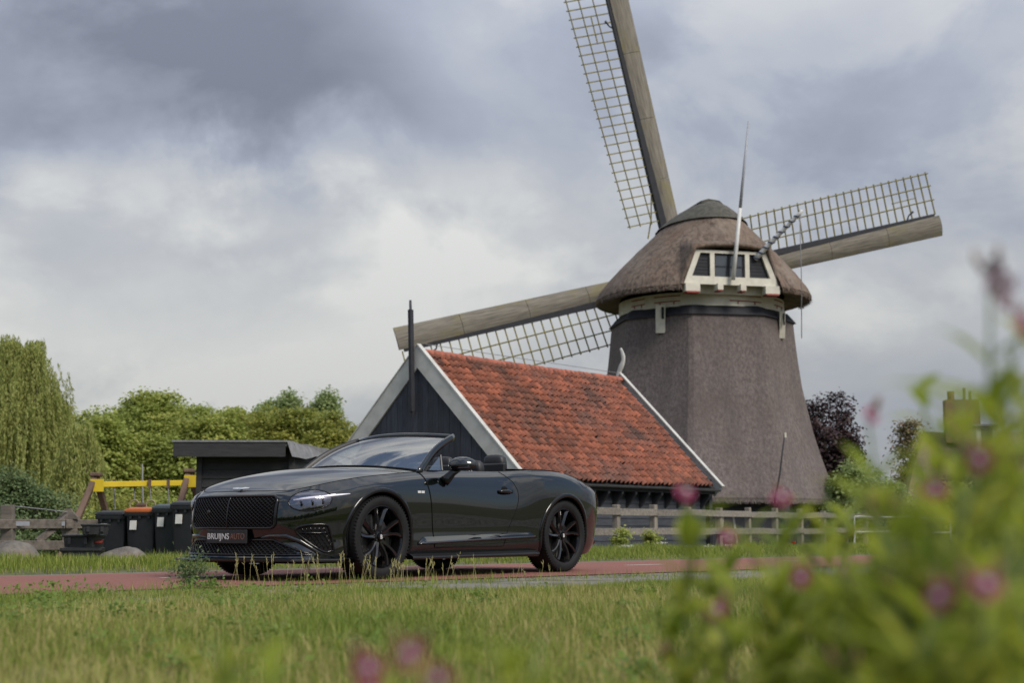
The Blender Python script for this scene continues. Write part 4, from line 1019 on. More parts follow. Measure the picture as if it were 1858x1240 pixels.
for i, (x, y, rz, ry) in enumerate(wheels):
    w = whl if i == 0 else copy_tree(whl, car); w.parent = car; w.location = (x, y, .376)
    if i == 1: rz = 0
    w.rotation_euler = (0, ry if False else 0, rz)

# ---- front end, drawn on the shell along the view from the front-left quarter
inv_car = (Matrix.Translation(CO) @ Matrix.Rotation(math.atan2(c_fw.y, c_fw.x), 4, 'Z')).inverted()
EYE = inv_car @ Vector((0, 0, CAM_H))
def hit(px, py, off=0.0):
    d = (inv_car.to_3x3() @ (at(px, py, 10) - Vector((0, 0, CAM_H)))).normalized()
    p, n, i_, t = shell_bvh.ray_cast(EYE, d)
    if p is None: return None
    if n.dot(d) > 0: n = -n
    return p + n * off
def front(y, z, off=0.0):
    p, n, i_, t = shell_bvh.ray_cast(Vector((4, y, z)), Vector((-1, 0, 0)))
    if p is None: return Vector((2.2, y, z))
    return p + Vector((off, 0, 0))
def poly_smooth(P, n=6):
    P = [Vector(p) for p in P]; N = len(P); out = []
    for i in range(N):
        a, b2, c2, d2 = P[i - 1], P[i], P[(i + 1) % N], P[(i + 2) % N]
        for k in range(n):
            t = k / n; out.append(0.5 * ((2 * b2) + (c2 - a) * t + (2 * a - 5 * b2 + 4 * c2 - d2) * t * t + (3 * b2 - a - 3 * c2 + d2) * t ** 3))
    return out
def fill_patch(outl_fn, rings_, mapper, name, m_, parent, both=True, dome_=0.0):
    # concentric rings from an outline to its centre, mapped on to the shell
    P = outl_fn; cxy = sum(P, Vector((0, 0))) / len(P); V = []; n = len(P)
    for r in range(rings_):
        f = 1 - r / rings_
        for p in P:
            q = cxy + (p - cxy) * f; V.append(mapper(q.x, q.y, dome_ * (1 - f * f)))
    V.append(mapper(cxy.x, cxy.y, dome_))
    F = [(r * n + k, r * n + (k + 1) % n, (r + 1) * n + (k + 1) % n, (r + 1) * n + k) for r in range(rings_ - 1) for k in range(n)]
    Ft = [((rings_ - 1) * n + k, (rings_ - 1) * n + (k + 1) % n, rings_ * n) for k in range(n)]
    out = []
    for s in ((1, -1) if both else (1,)):
        o_ = MB().add([(v[0], v[1] * s, v[2]) for v in V], F + Ft).build(name, m_, parent, True); out.append(o_)
    return out, V[:n]
# grille
def rrect(y0, y1, z0, z1, r, n=7, tl=0.0):
    P = []
    for (cy, cz_, a0) in ((y1 - r, z1 - r, 0), (y0 + r, z1 - r, 90), (y0 + r, z0 + r, 180), (y1 - r, z0 + r, 270)):
        for k in range(n): a = R(a0 + 90 * k / (n - 1)); P.append(Vector((cy + r * math.cos(a), cz_ + r * math.sin(a))))
    return P
def dens(P, m=4):
    out = []
    for i in range(len(P)):
        a, b2 = P[i], P[(i + 1) % len(P)]; k = max(1, int((b2 - a).length / .03))
        for j in range(k): out.append(a.lerp(b2, j / k))
    return out
GY, GZ0, GZ1 = .535, .455, .738
gP = dens(rrect(-GY, GY, GZ0, GZ1, .055))
(gr,), edge = fill_patch(gP, 8, lambda a, b2, d: front(a, b2, .004), 'grille', M_matte, car, False)
MB().tube([front(p.x, p.y, .010) for p in gP], .013, 8, closed=True).build('grille_frame', M_gloss, gr, True)
def lattice(inside, y0, y1, z0, z1, step, slope_, off, rad, name, parent, both_dirs=True):
    mb = MB()
    for sg in ((1, -1) if both_dirs else (1,)):
        c = y0 - (z1 - z0) / slope_
        while c < y1 + (z1 - z0) / slope_:
            pts = []
            for k in range(15):
                z = z0 + (z1 - z0) * k / 14; y = c + sg * (z - z0) / slope_
                if inside(y, z): pts.append(front(y, z, off))
                else:
                    if len(pts) > 1: mb.tube(pts, rad, 4, cap=False)
                    pts = []
            if len(pts) > 1: mb.tube(pts, rad, 4, cap=False)
            c += step
    return mb.build(name, M_gloss, parent, True)
lattice(lambda y, z: abs(y) < GY - .012 and GZ0 + .012 < z < GZ1 - .012, -GY, GY, GZ0 + .013, GZ1 - .013, .044, .72, .010, .0042, 'mesh_bars', gr)
MB().tube([front(0, z, .016) for z in np.linspace(GZ0, GZ1 + .01, 9)], .007, 6).build('centre_bar', M_gloss, gr, True)
MB().lathe([(0, .0), (.018, .0), (.020, -.006)], 14, 'x', c=front(-.27, .60, .02)).build('radar_eye', M_satin, gr, True)
# lower intake
def low_in(y, z): return abs(y) < np.interp(z, [.215, .245, .355], [.82, .80, .50])
lP = dens([Vector((-.80, .222)), Vector((.80, .222)), Vector((.50, .352)), Vector((-.50, .352))])
(li,), edge = fill_patch(lP, 8, lambda a, b2, d: front(a, b2, .005), 'lower_intake', M_matte, car, False)
MB().tube([front(p.x, p.y, .008) for p in lP], .010, 6, closed=True).build('intake_rim', M_gloss, li, True)
lattice(low_in, -.80, .80, .228, .346, .048, .72, .010, .0042, 'mesh_bars', li)
# number plate with dealer lettering
plx = front(0, .38, .035).x
pl = MB().box((plx, 0, .380), (.016, .53, .122), None, .004).build('number_plate', M_satin, car)
MB().box((plx - .02, 0, .38), (.03, .44, .09)).build('plate_holder', M_matte, pl)
fm = Matrix(((0, 0, 1, 0), (1, 0, 0, 0), (0, 1, 0, 0), (0, 0, 0, 1)))
for txt, yy, m_ in (('BRUIJNS', -.105, M_silver), ('AUTO', .148, M_copper)):
    me_ = text_mesh(txt, .082, .0006, .0008 if m_ is M_silver else 0.0); me_.materials.append(m_)
    bx_ = [v.co.x for v in me_.vertices]; w_ = max(bx_) - min(bx_)
    o_ = link('lettering', me_, None, pl); o_.matrix_local = Matrix.Translation((plx + .0092, yy, .380)) @ fm @ Matrix.Diagonal(((.285 if m_ is M_silver else .185) / w_, 0.92, 1, 1))
# winged badge on the bonnet
bdg = MB()
for s in (-1, 1): bdg.add([(2.262, .0, .825), (2.290, .0, .812), (2.286, s * .03, .812), (2.272, s * .105, .816), (2.262, s * .112, .824), (2.258, s * .05, .828)], [(0, 1, 2, 3, 4, 5)])
bdg.lathe([(0, .012), (.016, .010), (.020, .0)], 12, 'z', c=(2.276, 0, .816))
bo = bdg.build('winged_badge', M_chrome, car); bo.modifiers.new('thick', 'SOLIDIFY').thickness = .006
# snap the badge on to the bonnet
dz = bon_z(2.265, 0) - .812; bo.location.z = max(min(dz, .03), -.05)
# headlights
def ell(cx, cy, rx, ry, tilt=0.0, n=36):
    return [Vector((cx + rx * math.cos(a) * math.cos(tilt) - ry * math.sin(a) * math.sin(tilt), cy + rx * math.cos(a) * math.sin(tilt) + ry * math.sin(a) * math.cos(tilt))) for a in np.linspace(0, 2 * math.pi, n, endpoint=False)]
hl = ell(563, 909, 39.5, 18.5, R(-6))
H0, edge = fill_patch(hl, 7, lambda a, b2, d: hit(a, b2, .003 + d), 'headlight', M_dchrome, car, True, .004)
for s, h_ in zip((1, -1), H0):
    ev = [Vector((p[0], p[1] * s, p[2])) for p in edge]; MB().tube(ev, .007, 6, closed=True).build('bezel', M_gloss, h_, True)
    bar_ = [hit(x, y, .012) for x, y in ((533, 909), (548, 906.5), (565, 904.5), (585, 902.5), (605, 900.2), (620, 898.5), (634, 897.0))]
    MB().tube([(p[0], p[1] * s, p[2]) for p in bar_], [.006, .009, .010, .0095, .008, .0065, .003], 8, sx=.5, sy=1.0).build('light_bar', M_drl, h_, True)
    for (x, y) in ((546, 915), (566, 913.5), (585, 911)):
        p = hit(x, y, .004); MB().lathe([(0, .004), (.022, .006), (.027, .001)], 14, 'x', c=(p[0], p[1] * s, p[2])).build('projector', M_dchrome, h_, True)
LN, _ = fill_patch(hl, 7, lambda a, b2, d: hit(a, b2, .006 + d), 'headlight_lens', M_lens, car, True, .022)
for l_, h_ in zip(LN, H0): l_.parent = h_; l_.name = 'lens'
# side intakes
sP = poly_smooth([Vector(p) for p in ((538, 967), (549, 955), (588, 952.5), (597, 960), (605, 997), (600, 1001), (582, 1000))], 5)
SI, edge = fill_patch(sP, 6, lambda a, b2, d: hit(a, b2, .003), 'side_intake', M_matte, car, True)
for s, h_ in zip((1, -1), SI):
    MB().tube([(p[0], p[1] * s, p[2]) for p in edge], .011, 7, closed=True).build('intake_rim', M_gloss, h_, True)
    bl_ = [hit(x, y, .010) for x, y in ((541, 967), (560, 967.5), (580, 967.5), (597, 967))]
    MB().tube([(p[0], p[1] * s, p[2]) for p in bl_], [.003, .007, .007, .003], 6).build('blade', M_gloss, h_, True)
    mb = MB()
    for k in range(9):
        for sg in (1, -1):
            pts = []
            for q in range(7):
                t = q / 6; y_ = 957 + t * 40; x_ = 538 + k * 8 + (t * 26 if sg > 0 else 26 - t * 26)
                ins = False; n = len(sP)
                for i in range(n):
                    a_, b2 = sP[i], sP[(i + 1) % n]
                    if (a_.y > y_) != (b2.y > y_) and x_ < (b2.x - a_.x) * (y_ - a_.y) / (b2.y - a_.y) + a_.x: ins = not ins
                if ins:
                    p = hit(x_, y_, .006); pts.append((p[0], p[1] * s, p[2]))
            if len(pts) > 1: mb.tube(pts, .0035, 4)
    if mb.V: mb.build('mesh_bars', M_gloss, h_, True)
# splitter and bumper strakes
V = []; n = 41
for i in range(n):
    f = i / (n - 1); a = -1 + 2 * f; y = .95 * a; x = 2.50 - .20 * abs(a) ** 2.2 - .38 * max(abs(a) - .80, 0) / .20
    for (dx, z) in ((-.30, .215), (-.02, .205), (.0, .196), (-.012, .182), (-.30, .178)): V.append((x + dx, y * (1.0 if dx > -.2 else .96), z - .02))
F = [(i * 5 + k, i * 5 + k + 1, (i + 1) * 5 + k + 1, (i + 1) * 5 + k) for i in range(n - 1) for k in range(4)]
o = link('front_splitter', np_mesh('front_splitter', V, F), M_carbon, car, smooth=True); smooth_angle(o, 30)
stk = [(455, 979), (490, 973.5), (520, 974), (545, 984), (575, 1003), (610, 1015)]
for s in (1, -1):
    pts = [hit(x, y, .004) for x, y in stk]; MB().tube([(p[0], p[1] * s, p[2]) for p in pts], [.004, .016, .022, .022, .018, .008], 8, sx=.55, sy=1).build('bumper_strake', M_paint, car, True)
MB().box((2.0, 0, .17), (.5, 1.5, .05)).build('under_tray', M_matte, car)
# small white badge on the front wing, fuel flap, tail lamp, exhaust, rear reflector strip
for s in (1, -1):
    p = Vector((.885, side_y(.885, .794) + .003, .794))
    for dx in (-.026, .026): MB().box((p.x + dx, s * p.y, p.z), (.044, .004, .022)).build('wing_badge', M_silver, car)
uf = u_at_x(-1.80, 7.2); 
ring_ = [(uf + .30 * math.copysign(abs(math.cos(a)) ** .6, math.cos(a)), 7.15 + .55 * math.copysign(abs(math.sin(a)) ** .6, math.sin(a))) for a in np.linspace(0, 2 * math.pi, 33)]
tube_on(ring_, .0018, 'fuel_flap_seam', M_matte, .0, mirror=False)
for s in (1, -1):
    V = []; us_ = np.linspace(u_at_x(-2.16, 6), NCOL - 2.6, 20); vs_ = np.linspace(5.0, 6.4, 9)
    for u in us_:
        for v in vs_: p = S_(u, v) + S_n(u, v) * .006; V.append((p[0], p[1] * s, p[2]))
    link('tail_lamp', np_mesh('tail_lamp', V, [(i * 9 + k, i * 9 + k + 1, i * 9 + k + 10, i * 9 + k + 9) for i in range(19) for k in range(8)]), M_taill, car, smooth=True)
    MB().lathe([(.05, -.08), (.055, .0), (.048, .004), (.044, -.06)], 20, 'x', c=(-2.38, s * .60, .32)).build('exhaust_tip', M_dchrome, car, True).rotation_euler = (0, 0, 0)
    tube_on([(u, 3.0) for u in np.linspace(u_at_x(-2.10, 3), NCOL - 1, 24)], .005, 'rear_trim', M_dchrome, .002, mirror=False) if s == 1 else None
# ================================================================== WOODEN FENCES
M_fence = mat('grey_fence_wood', (0.13, 0.115, 0.10), (0.24, 0.215, 0.185), 0.9, 3.5, 8, 0.4, 25, stretch=(0.6, 5, 5), rnd=0.15)
M_post = mat('grey_post_wood', (0.14, 0.12, 0.10), (0.25, 0.22, 0.185), 0.9, 3.5, 8, 0.4, 25, stretch=(5, 5, 0.6), rnd=0.15)
M_oldw = mat('old_brown_grey_wood', (0.085, 0.072, 0.062), (0.18, 0.155, 0.13), 0.9, 3.5, 8, 0.4, 25, stretch=(0.7, 4, 4), rnd=0.15)
def gz1(x, y): return float(ground_z(x, y))
fdir = Vector((math.sin(R(33)), math.cos(R(33)), 0)); f0 = Vector((2.45, 35.0, 0))
fence = tag(empty('post_and_rail_fence', (f0.x, f0.y, gz1(f0.x, f0.y))), 'weathered grey two-rail wooden fence along the far verge, right of the car', 'fence')
fz0 = gz1(f0.x, f0.y); F_TOP, F_BOT = 0.78, 0.32
sp = 1.88
for k in range(-6, 14):
    p = f0 + fdir * (sp * k); w = 0.14 + 0.02 * RNG.random(); g = gz1(p.x, p.y)
    MB().box((p.x - f0.x, p.y - f0.y, (g - 0.2 + 1.03 + 0.03 * RNG.normal()) / 2 - fz0 + 0.0), (w, w, 1.03 - g + 0.2), Matrix.Rotation(R(57) + RNG.normal(0, .03), 3, 'Z'), 0.012).build('post', M_post, fence)
for k in range(-6, 13):
    a, b_ = f0 + fdir * (sp * k), f0 + fdir * (sp * (k + 1)); off = Vector((fdir.y, -fdir.x, 0)) * 0.10
    for zz in (F_TOP, F_BOT):
        MB().bar(a - f0 + off + Vector((0, 0, zz + 0.06 - fz0 + RNG.normal(0, .012))) + fdir * .004, b_ - f0 + off + Vector((0, 0, zz + 0.06 - fz0 + RNG.normal(0, .012))) - fdir * .004, 0.04, 0.165, (0, 0, 1), 0.006).build('rail', M_fence, fence)

# --- the trestle fence at the left edge
def lf(px, py): return at(px, py, 20.4 + px * 0.008)
lfo = lf(60, 1000); lfo.z = gz1(lfo.x, lfo.y)
lfence = tag(empty('trestle_fence', lfo), 'old grey-brown wooden fence with braced post at the left edge beside the bins', 'fence')
def lbar(p, q, w, h, name, d=0.0):
    a, b_ = lf(*p) - lfo, lf(*q) - lfo; a.y += d; b_.y += d
    return MB().bar(a, b_, w, h, (0, 0, 1) if abs(p[0] - q[0]) > 3 else (0, 1, 0), 0.008).build(name, M_oldw, lfence)
lbar((-60, 952), (119, 951.5), .05, .135, 'rail', -.06); lbar((121, 951.5), (182, 952), .05, .135, 'rail', -.06)
lbar((-60, 990.5), (119, 990.5), .05, .135, 'rail', -.06); lbar((121, 990.5), (182, 991.5), .05, .135, 'rail', -.06)
lbar((11.5, 917), (11.5, 1016), .165, .14, 'post', .06); lbar((125, 938), (125, 1012), .21, .16, 'post', .08)
lbar((126, 936), (66, 984), .05, .10, 'brace', .02); lbar((126, 936), (180, 984), .05, .10, 'brace', .02)
for (x, y) in ((125, 936),): MB().prism([(-.17, -.05), (.15, -.05), (.02, .10), (-.03, .10)], -.03, .03, lambda a, b_, d: lf(x, y) - lfo + Vector((a, d, b_))).build('post_cap', M_oldw, lfence)
MB().box(lf(115, 951) - lfo + Vector((0, -.095, 0)), (.10, .015, .06)).build('bolt_plate', M_grey_pole, lfence); MB().box(lf(30, 951) - lfo + Vector((0, -.095, 0)), (.42, .012, .06)).build('hinge_strap', M_grey_pole, lfence)
MB().tube([lf(22, 919) - lfo, lf(80, 925) - lfo, lf(130, 931) - lfo], .008, 4).build('wire', M_rope, lfence)
MB().box(lf(40, 1022) - lfo + Vector((0, -.2, 0)), (2.6, .08, .12)).build('ground_beam', M_oldw, lfence)

# ================================================================== SHED
M_shed = mat('shed_black_boards', (0.014, 0.014, 0.016), (0.030, 0.029, 0.031), 0.7, 4, 8, 0.35, 30, stretch=(0.7, 5, 5), rnd=0.2)
M_felt = mat('grey_roof_felt', (0.13, 0.133, 0.14), (0.20, 0.20, 0.21), 0.8, 8, 6, 0.3, 60)
sA = at(362, 900, 27); sB = at(532, 900, 27.2); shd = Vector((sA.x, 27, gz1(sA.x, 27)))
shed = tag(empty('garden_shed', shd), 'low black wooden shed with flat felt roof behind the car bonnet', 'shed')
SW_, SD, SH = sB.x - sA.x + .0, 3.2, 1.98 - shd.z
sx_ = Vector((1, 0.02, 0)).normalized(); sy_ = Vector((0.22, 0.975, 0)).normalized()
def sf(a, b_, z): return sx_ * a + sy_ * b_ + Vector((0, 0, z))
z = 0
while z < SH - .15:
    MB().prism([(0, z), (-.032, z), (-.010, z + .165), (0, z + .165)], 0, SW_, lambda a, b_, d: sf(d, a, b_)).build('board', M_shed, shed)
    MB().prism([(SW_, z), (SW_ + .032, z), (SW_ + .010, z + .165), (SW_, z + .165)], 0, SD, lambda a, b_, d: sf(a, d, b_)).build('board', M_shed, shed)
    z += .16
mb = MB(); mb.add([sf(0, .01, 0), sf(SW_, .01, 0), sf(SW_ - .01, SD, 0), sf(0, SD, 0), sf(0, .01, SH), sf(SW_ - .01, .01, SH), sf(SW_ - .01, SD, SH), sf(0, SD, SH)], [(0, 1, 5, 4), (1, 2, 6, 5), (2, 3, 7, 6), (3, 0, 4, 7)]); mb.build('wall_core', M_dark, shed)
for a in (.0, SW_): MB().box(sf(a, -.03, SH / 2), (.10, .09, SH)).build('corner_post', M_shed, shed)
mb = MB(); mb.add([sf(-.32, -.35, SH - .05), sf(SW_ + .02, -.35, SH - .05), sf(SW_ + .12, SD, SH - .12), sf(-.32, SD, SH - .12), sf(-.32, -.35, SH + .04), sf(SW_ + .02, -.35, SH + .04), sf(SW_ + .12, SD, SH - .03), sf(-.32, SD, SH - .03)],
                  [(0, 1, 2, 3), (4, 7, 6, 5), (0, 4, 5, 1), (1, 5, 6, 2), (2, 6, 7, 3), (3, 7, 4, 0)]); rf = mb.build('roof', M_felt, shed)
MB().bar(sf(-.33, -.38, SH - .115), sf(SW_ + .01, -.38, SH - .115), .035, .26).build('fascia_board', M_shed, rf)
MB().bar(sf(-.36, -.385, SH + .035), sf(SW_ + .04, -.385, SH + .035), .06, .035).build('drip_edge', M_felt, rf)
# loose felt flap hanging over the right end
V = []; 
for i in range(9):
    for j in range(12):
        f, g = i / 8, j / 11
        V.append(sf(SW_ + .03 + .10 * f + .03 * math.sin(g * 9) * f, -.38 + g * (SD + .2), SH + .05 - .07 * g - f * (.24 + .06 * math.sin(g * 7 + 1)) + .012 * math.sin(g * 23)))
link('felt_flap', np_mesh('felt_flap', V, [(i * 12 + j, i * 12 + j + 1, (i + 1) * 12 + j + 1, (i + 1) * 12 + j) for i in range(8) for j in range(11)]), M_felt, rf, smooth=True)

# ================================================================== SWING FRAME
M_swood = mat('brown_play_wood', (0.085, 0.050, 0.036), (0.15, 0.095, 0.07), 0.8, 5, 7, 0.3, 30, stretch=(1, 1, .3))
M_yel = mat('yellow_steel', (0.60, 0.44, 0.015), (0.52, 0.37, 0.015), 0.5, 5)
M_gal = mat('galvanised', (0.30, 0.30, 0.29), (0.22, 0.22, 0.22), 0.5, 20, metal=.5)
M_ringw = mat('swing_ring', (0.30, 0.24, 0.15), None, .6)
so_ = at(255, 930, 29); so_.z = gz1(so_.x, so_.y)
swing = tag(empty('swing_frame', so_), 'playground swing frame with yellow beam and brown A-legs behind the bins', 'swing')
def sw(px, py, Y=29.0): return at(px, py, Y) - so_
for (tx, ty, l1, l2, Y) in ((174, 864, (139, 945), (196, 945), 28.6), (343, 857, (318, 945), (366, 930), 29.6)):
    top = sw(tx, ty, Y)
    for (lx, ly), dY in ((l1, -.5), (l2, .6)):
        a = sw(lx, ly, Y + dY); d = (a - top).normalized(); a = top + d * ((-.1 - top.z) / d.z)
        MB().bar(top, a, .115, .115, (0, 1, 0), .012).build('leg', M_swood, swing)
    MB().box(top + Vector((.06, -.12, -.19)), (.26, .02, .24), None, .004).build('corner_plate', M_yel, swing)
    MB().box(top + Vector((0, 0, .02)), (.20, .24, .08), None, .02).build('leg_cap', M_swood, swing)
MB().bar(sw(172, 880, 28.6), sw(344, 877, 29.6), .11, .11, (0, 0, 1), .008).build('beam', M_yel, swing)
for k, (px, py1, ring_) in enumerate(((207, 925, False), (244, 908, True), (272, 908, True), (305, 925, False))):
    a = sw(px, 884, 29.1); b_ = sw(px + (2 if k != 1 else 0), py1, 29.1)
    c = MB().tube([a, a.lerp(b_, .5), b_], .014, 5).build('chain', M_gal, swing)
    MB().box(a + Vector((0, 0, .06)), (.035, .13, .17)).build('shackle', M_swood, c)
    if ring_: MB().tube([b_ + Vector((.09 * math.sin(t), 0, -.09 + .09 * math.cos(t))) for t in np.linspace(0, 2 * math.pi, 18, endpoint=False)], .014, 6, closed=True).build('gym_ring', M_ringw, c)
MB().tube([sw(258, 842, 30), sw(259.5, 925, 30)], .02, 6).build('thin_post', M_gal, swing)
MB().box(sw(256, 917, 29.1), (.19, .10, .08), None, .02).build('swing_seat', M_swood, swing)

# ================================================================== WHEELED BINS
M_bin = mat('bin_plastic', (0.009, 0.010, 0.013), (0.013, 0.015, 0.018), 0.55, 6, 4, 0.05, 60)
M_lid_o = mat('orange_lid', (0.40, 0.10, 0.012), (0.34, 0.08, 0.010), 0.5, 6)
M_lid_b = mat('bluegrey_lid', (0.055, 0.075, 0.085), (0.04, 0.055, 0.06), 0.5, 6)
M_stick = mat('white_sticker', (0.58, 0.57, 0.53), (0.48, 0.47, 0.44), 0.6, 8)
def rr_ring(w, d, r, z, n=4):
    return [(cx + r * math.cos(R(a0 + 90 * k / n)), cy + r * math.sin(R(a0 + 90 * k / n)), z) for cx, cy, a0 in ((w / 2 - r, d / 2 - r, 0), (-w / 2 + r, d / 2 - r, 90), (-w / 2 + r, -d / 2 + r, 180), (w / 2 - r, -d / 2 + r, 270)) for k in range(n + 1)]
def loft(rings_, cap=True):
    mb = MB(); n = len(rings_[0]); mb.add([p for r in rings_ for p in r], [(i * n + k, i * n + (k + 1) % n, (i + 1) * n + (k + 1) % n, (i + 1) * n + k) for i in range(len(rings_) - 1) for k in range(n)] + ([tuple(range(n - 1, -1, -1)), tuple((len(rings_) - 1) * n + k for k in range(n))] if cap else []))
    return mb
def make_bin(px, Y, rz, lidm, label):
    p = at(px, 1000, Y); b = tag(empty('wheeled_bin', (p.x + .07, Y, gz1(p.x, Y) - .10), rz), label, 'bin', 'wheeled bins beside the fence')
    o_ = loft([rr_ring(.38, .40, .05, .03), rr_ring(.385, .41, .05, .12), rr_ring(.45, .50, .05, .90), rr_ring(.455, .51, .05, .97)]).build('tub', M_bin, b); smooth_angle(o_, 40)
    o_ = loft([rr_ring(.50, .56, .06, .93), rr_ring(.51, .57, .06, .955), rr_ring(.51, .57, .06, .975), rr_ring(.49, .55, .06, .98)]).build('rim', M_bin, b); smooth_angle(o_, 40)
    l = loft([rr_ring(.505, .565, .06, .982), rr_ring(.515, .575, .06, 1.0), rr_ring(.49, .55, .08, 1.03), rr_ring(.36, .42, .08, 1.055)]).build('lid', lidm, b); smooth_angle(l, 40)
    MB().tube([(-.20, .31, .96), (.20, .31, .96)], .016, 6).build('handle_bar', M_bin, b)
    for s in (-1, 1):
        MB().lathe([(.0, -.03), (.095, -.03), (.10, -.02), (.10, .02), (.095, .03), (0, .03)], 18, 'x', c=(s * .22, .22, .10)).build('wheel', M_tyre, b)
    MB().box((-.10, -.262, .80), (.10, .012, .13), Matrix.Rotation(R(-3.5), 3, 'X')).build('sticker', M_stick, b)
    for k in range(3): MB().box((-.14 + .14 * k, -.265, .92), (.035, .02, .06)).build('rib', M_bin, b)
make_bin(206, 21.6, R(-14), M_bin, 'black wheeled bin with dark lid, leftmost beside the trestle fence')
make_bin(258, 21.4, R(-12), M_lid_o, 'black wheeled bin with orange lid, second from the trestle fence')
make_bin(309, 21.2, R(-16), M_lid_b, 'black wheeled bin with blue-grey lid, third from the trestle fence')
make_bin(342, 20.9, R(-16), mat('charcoal_lid', (0.02, 0.022, 0.026), None, .5), 'black wheeled bin half hidden behind the car nose')
# ---- stacked shallow crates
M_crate = mat('black_crate', (0.012, 0.013, 0.015), (0.02, 0.02, 0.022), 0.5, 6)
def make_crate(px, py, Y, w, d, h, rz, zb, label):
    p = at(px, py, Y); c = tag(empty('plastic_crate', (p.x, Y, zb), rz), label, 'crate', 'black crates by the boulders')
    o_ = loft([rr_ring(w * .9, d * .9, .02, 0), rr_ring(w * .95, d * .95, .02, h * .8)]).build('tub', M_crate, c)
    o_ = loft([rr_ring(w, d, .03, h * .78), rr_ring(w + .02, d + .02, .03, h * .85), rr_ring(w + .02, d + .02, .03, h * .97), rr_ring(w - .06, d - .06, .03, h)]).build('lid', M_crate, c)
    for s in (-1, 1): MB().box((s * w * .25, -d / 2 - .012, h * .5), (.04, .02, h * .5)).build('rib', M_crate, c)
cg = gz1(-5.4, 18.8)
make_crate(150, 1000, 19.0, .50, .36, .26, R(8), cg, 'black lidded crate at the bottom of the low pile between the boulders')
make_crate(152, 1000, 19.05, .44, .34, .16, R(-10), cg + .262, 'flat black tray stacked on the lidded crate between the boulders')
make_crate(172, 1000, 18.9, .34, .30, .13, R(14), cg + .425, 'small black box on top of the crate pile by the bins')
b_ = at(178, 984, 18.9); tag(MB().tube([b_ + Vector((-.04, 0, -.01)), b_ + Vector((.04, .01, .0)), b_ + Vector((.05, .02, .03))], [.02, .028, .012], 8).build('red_toy', M_red, None, True), 'small red plastic piece lying on the topmost black box', 'toy')
# ================================================================== BOULDERS
M_rock = mat('field_boulder', (0.085, 0.075, 0.065), (0.19, 0.17, 0.15), 0.9, 5, 10, 0.8, 30, spots=(3.5, .56, .66, (.20, .085, .035), .25))
def boulder(px, py, Y, rx, ry, rz, seed, label):
    p = at(px, py, Y); rg = np.random.default_rng(seed); bm = bmesh.new(); bmesh.ops.create_icosphere(bm, subdivisions=5, radius=1)
    ph = rg.uniform(0, 6, 9)
    for v in bm.verts:
        c = v.co; d = 1 + .10 * math.sin(2.3 * c.x + ph[0]) * math.sin(2.1 * c.y + ph[1]) + .07 * math.sin(3.7 * c.z + ph[2] + 2 * c.x) + .04 * math.sin(6.3 * c.x + ph[3]) * math.sin(5.7 * c.y + ph[4]) + .015 * math.sin(13 * c.x + 11 * c.y + ph[5]) * math.sin(12 * c.z)
        v.co = Vector((c.x * rx * d, c.y * ry * d, max(c.z, -.5) * rz * d))
    me_ = bpy.data.meshes.new('boulder'); bm.to_mesh(me_); bm.free()
    return tag(link('boulder', me_, M_rock, None, True, (p.x, Y, gz1(p.x, Y) + rz * .18)), label, 'boulder')
boulder(20, 1015, 17.6, .30, .28, .25, 3, 'rounded grey boulder with orange lichen at the far left edge of the path')
boulder(226, 1010, 18.9, .31, .28, .22, 8, 'low rounded grey boulder in the grass in front of the bins')

# ================================================================== SMALL THINGS RIGHT OF THE BARN
wo_ = at(1640, 965, 40); wo_.z = gz1(wo_.x, wo_.y)
wb = tag(empty('white_barrier', wo_), 'white tubular metal barrier beyond the right end of the wooden fence', 'barrier')
for a, b2 in (((1550, 1000), (1550, 938)), ((1725, 1000), (1725, 940)), ((1550, 938), (1725, 940)), ((1550, 966), (1725, 967))):
    p, q = at(*a, 40) - wo_, at(*b2, 40) - wo_
    if a[1] == 1000: p.z = -.1
    MB().tube([p, q], .025, 8).build('tube', M_pole, wb)
do_ = at(1423, 940, 46); do_.z = gz1(do_.x, do_.y)
dp = tag(empty('dark_bollard', do_), 'dark round-topped post in front of the windmill foot', 'post')
MB().tube([(0, 0, 0), (0, 0, .4), (0, 0, at(1423, 916, 46).z - do_.z)], .16, 12).build('shaft', M_tar, dp); MB().lathe([(0, .22), (.10, .18), (.17, .08), (.18, 0), (.15, -.06)], 16, 'z', c=(0, 0, at(1423, 913, 46).z - do_.z)).build('round_cap', M_tar, dp, True)
po_ = at(1322, 955, 41.0); po_.z = gz1(po_.x, po_.y)
tb = tag(empty('garden_table', po_), 'pale folding garden table behind the fence at the barn corner', 'table')
for (xa, xb) in ((1312, 1310), (1330, 1334)):
    p, q = at(xa, 934, 41) - po_, at(xb, 962, 41) - po_; q = p + (q - p) * ((0 - p.z) / (q.z - p.z)); MB().bar(p, q, .05, .07, (0, 1, 0)).build('leg', M_barge, tb)
MB().bar(at(1303, 931, 41) - po_, at(1342, 931, 41) - po_, .4, .04).build('table_top', M_barge, tb)

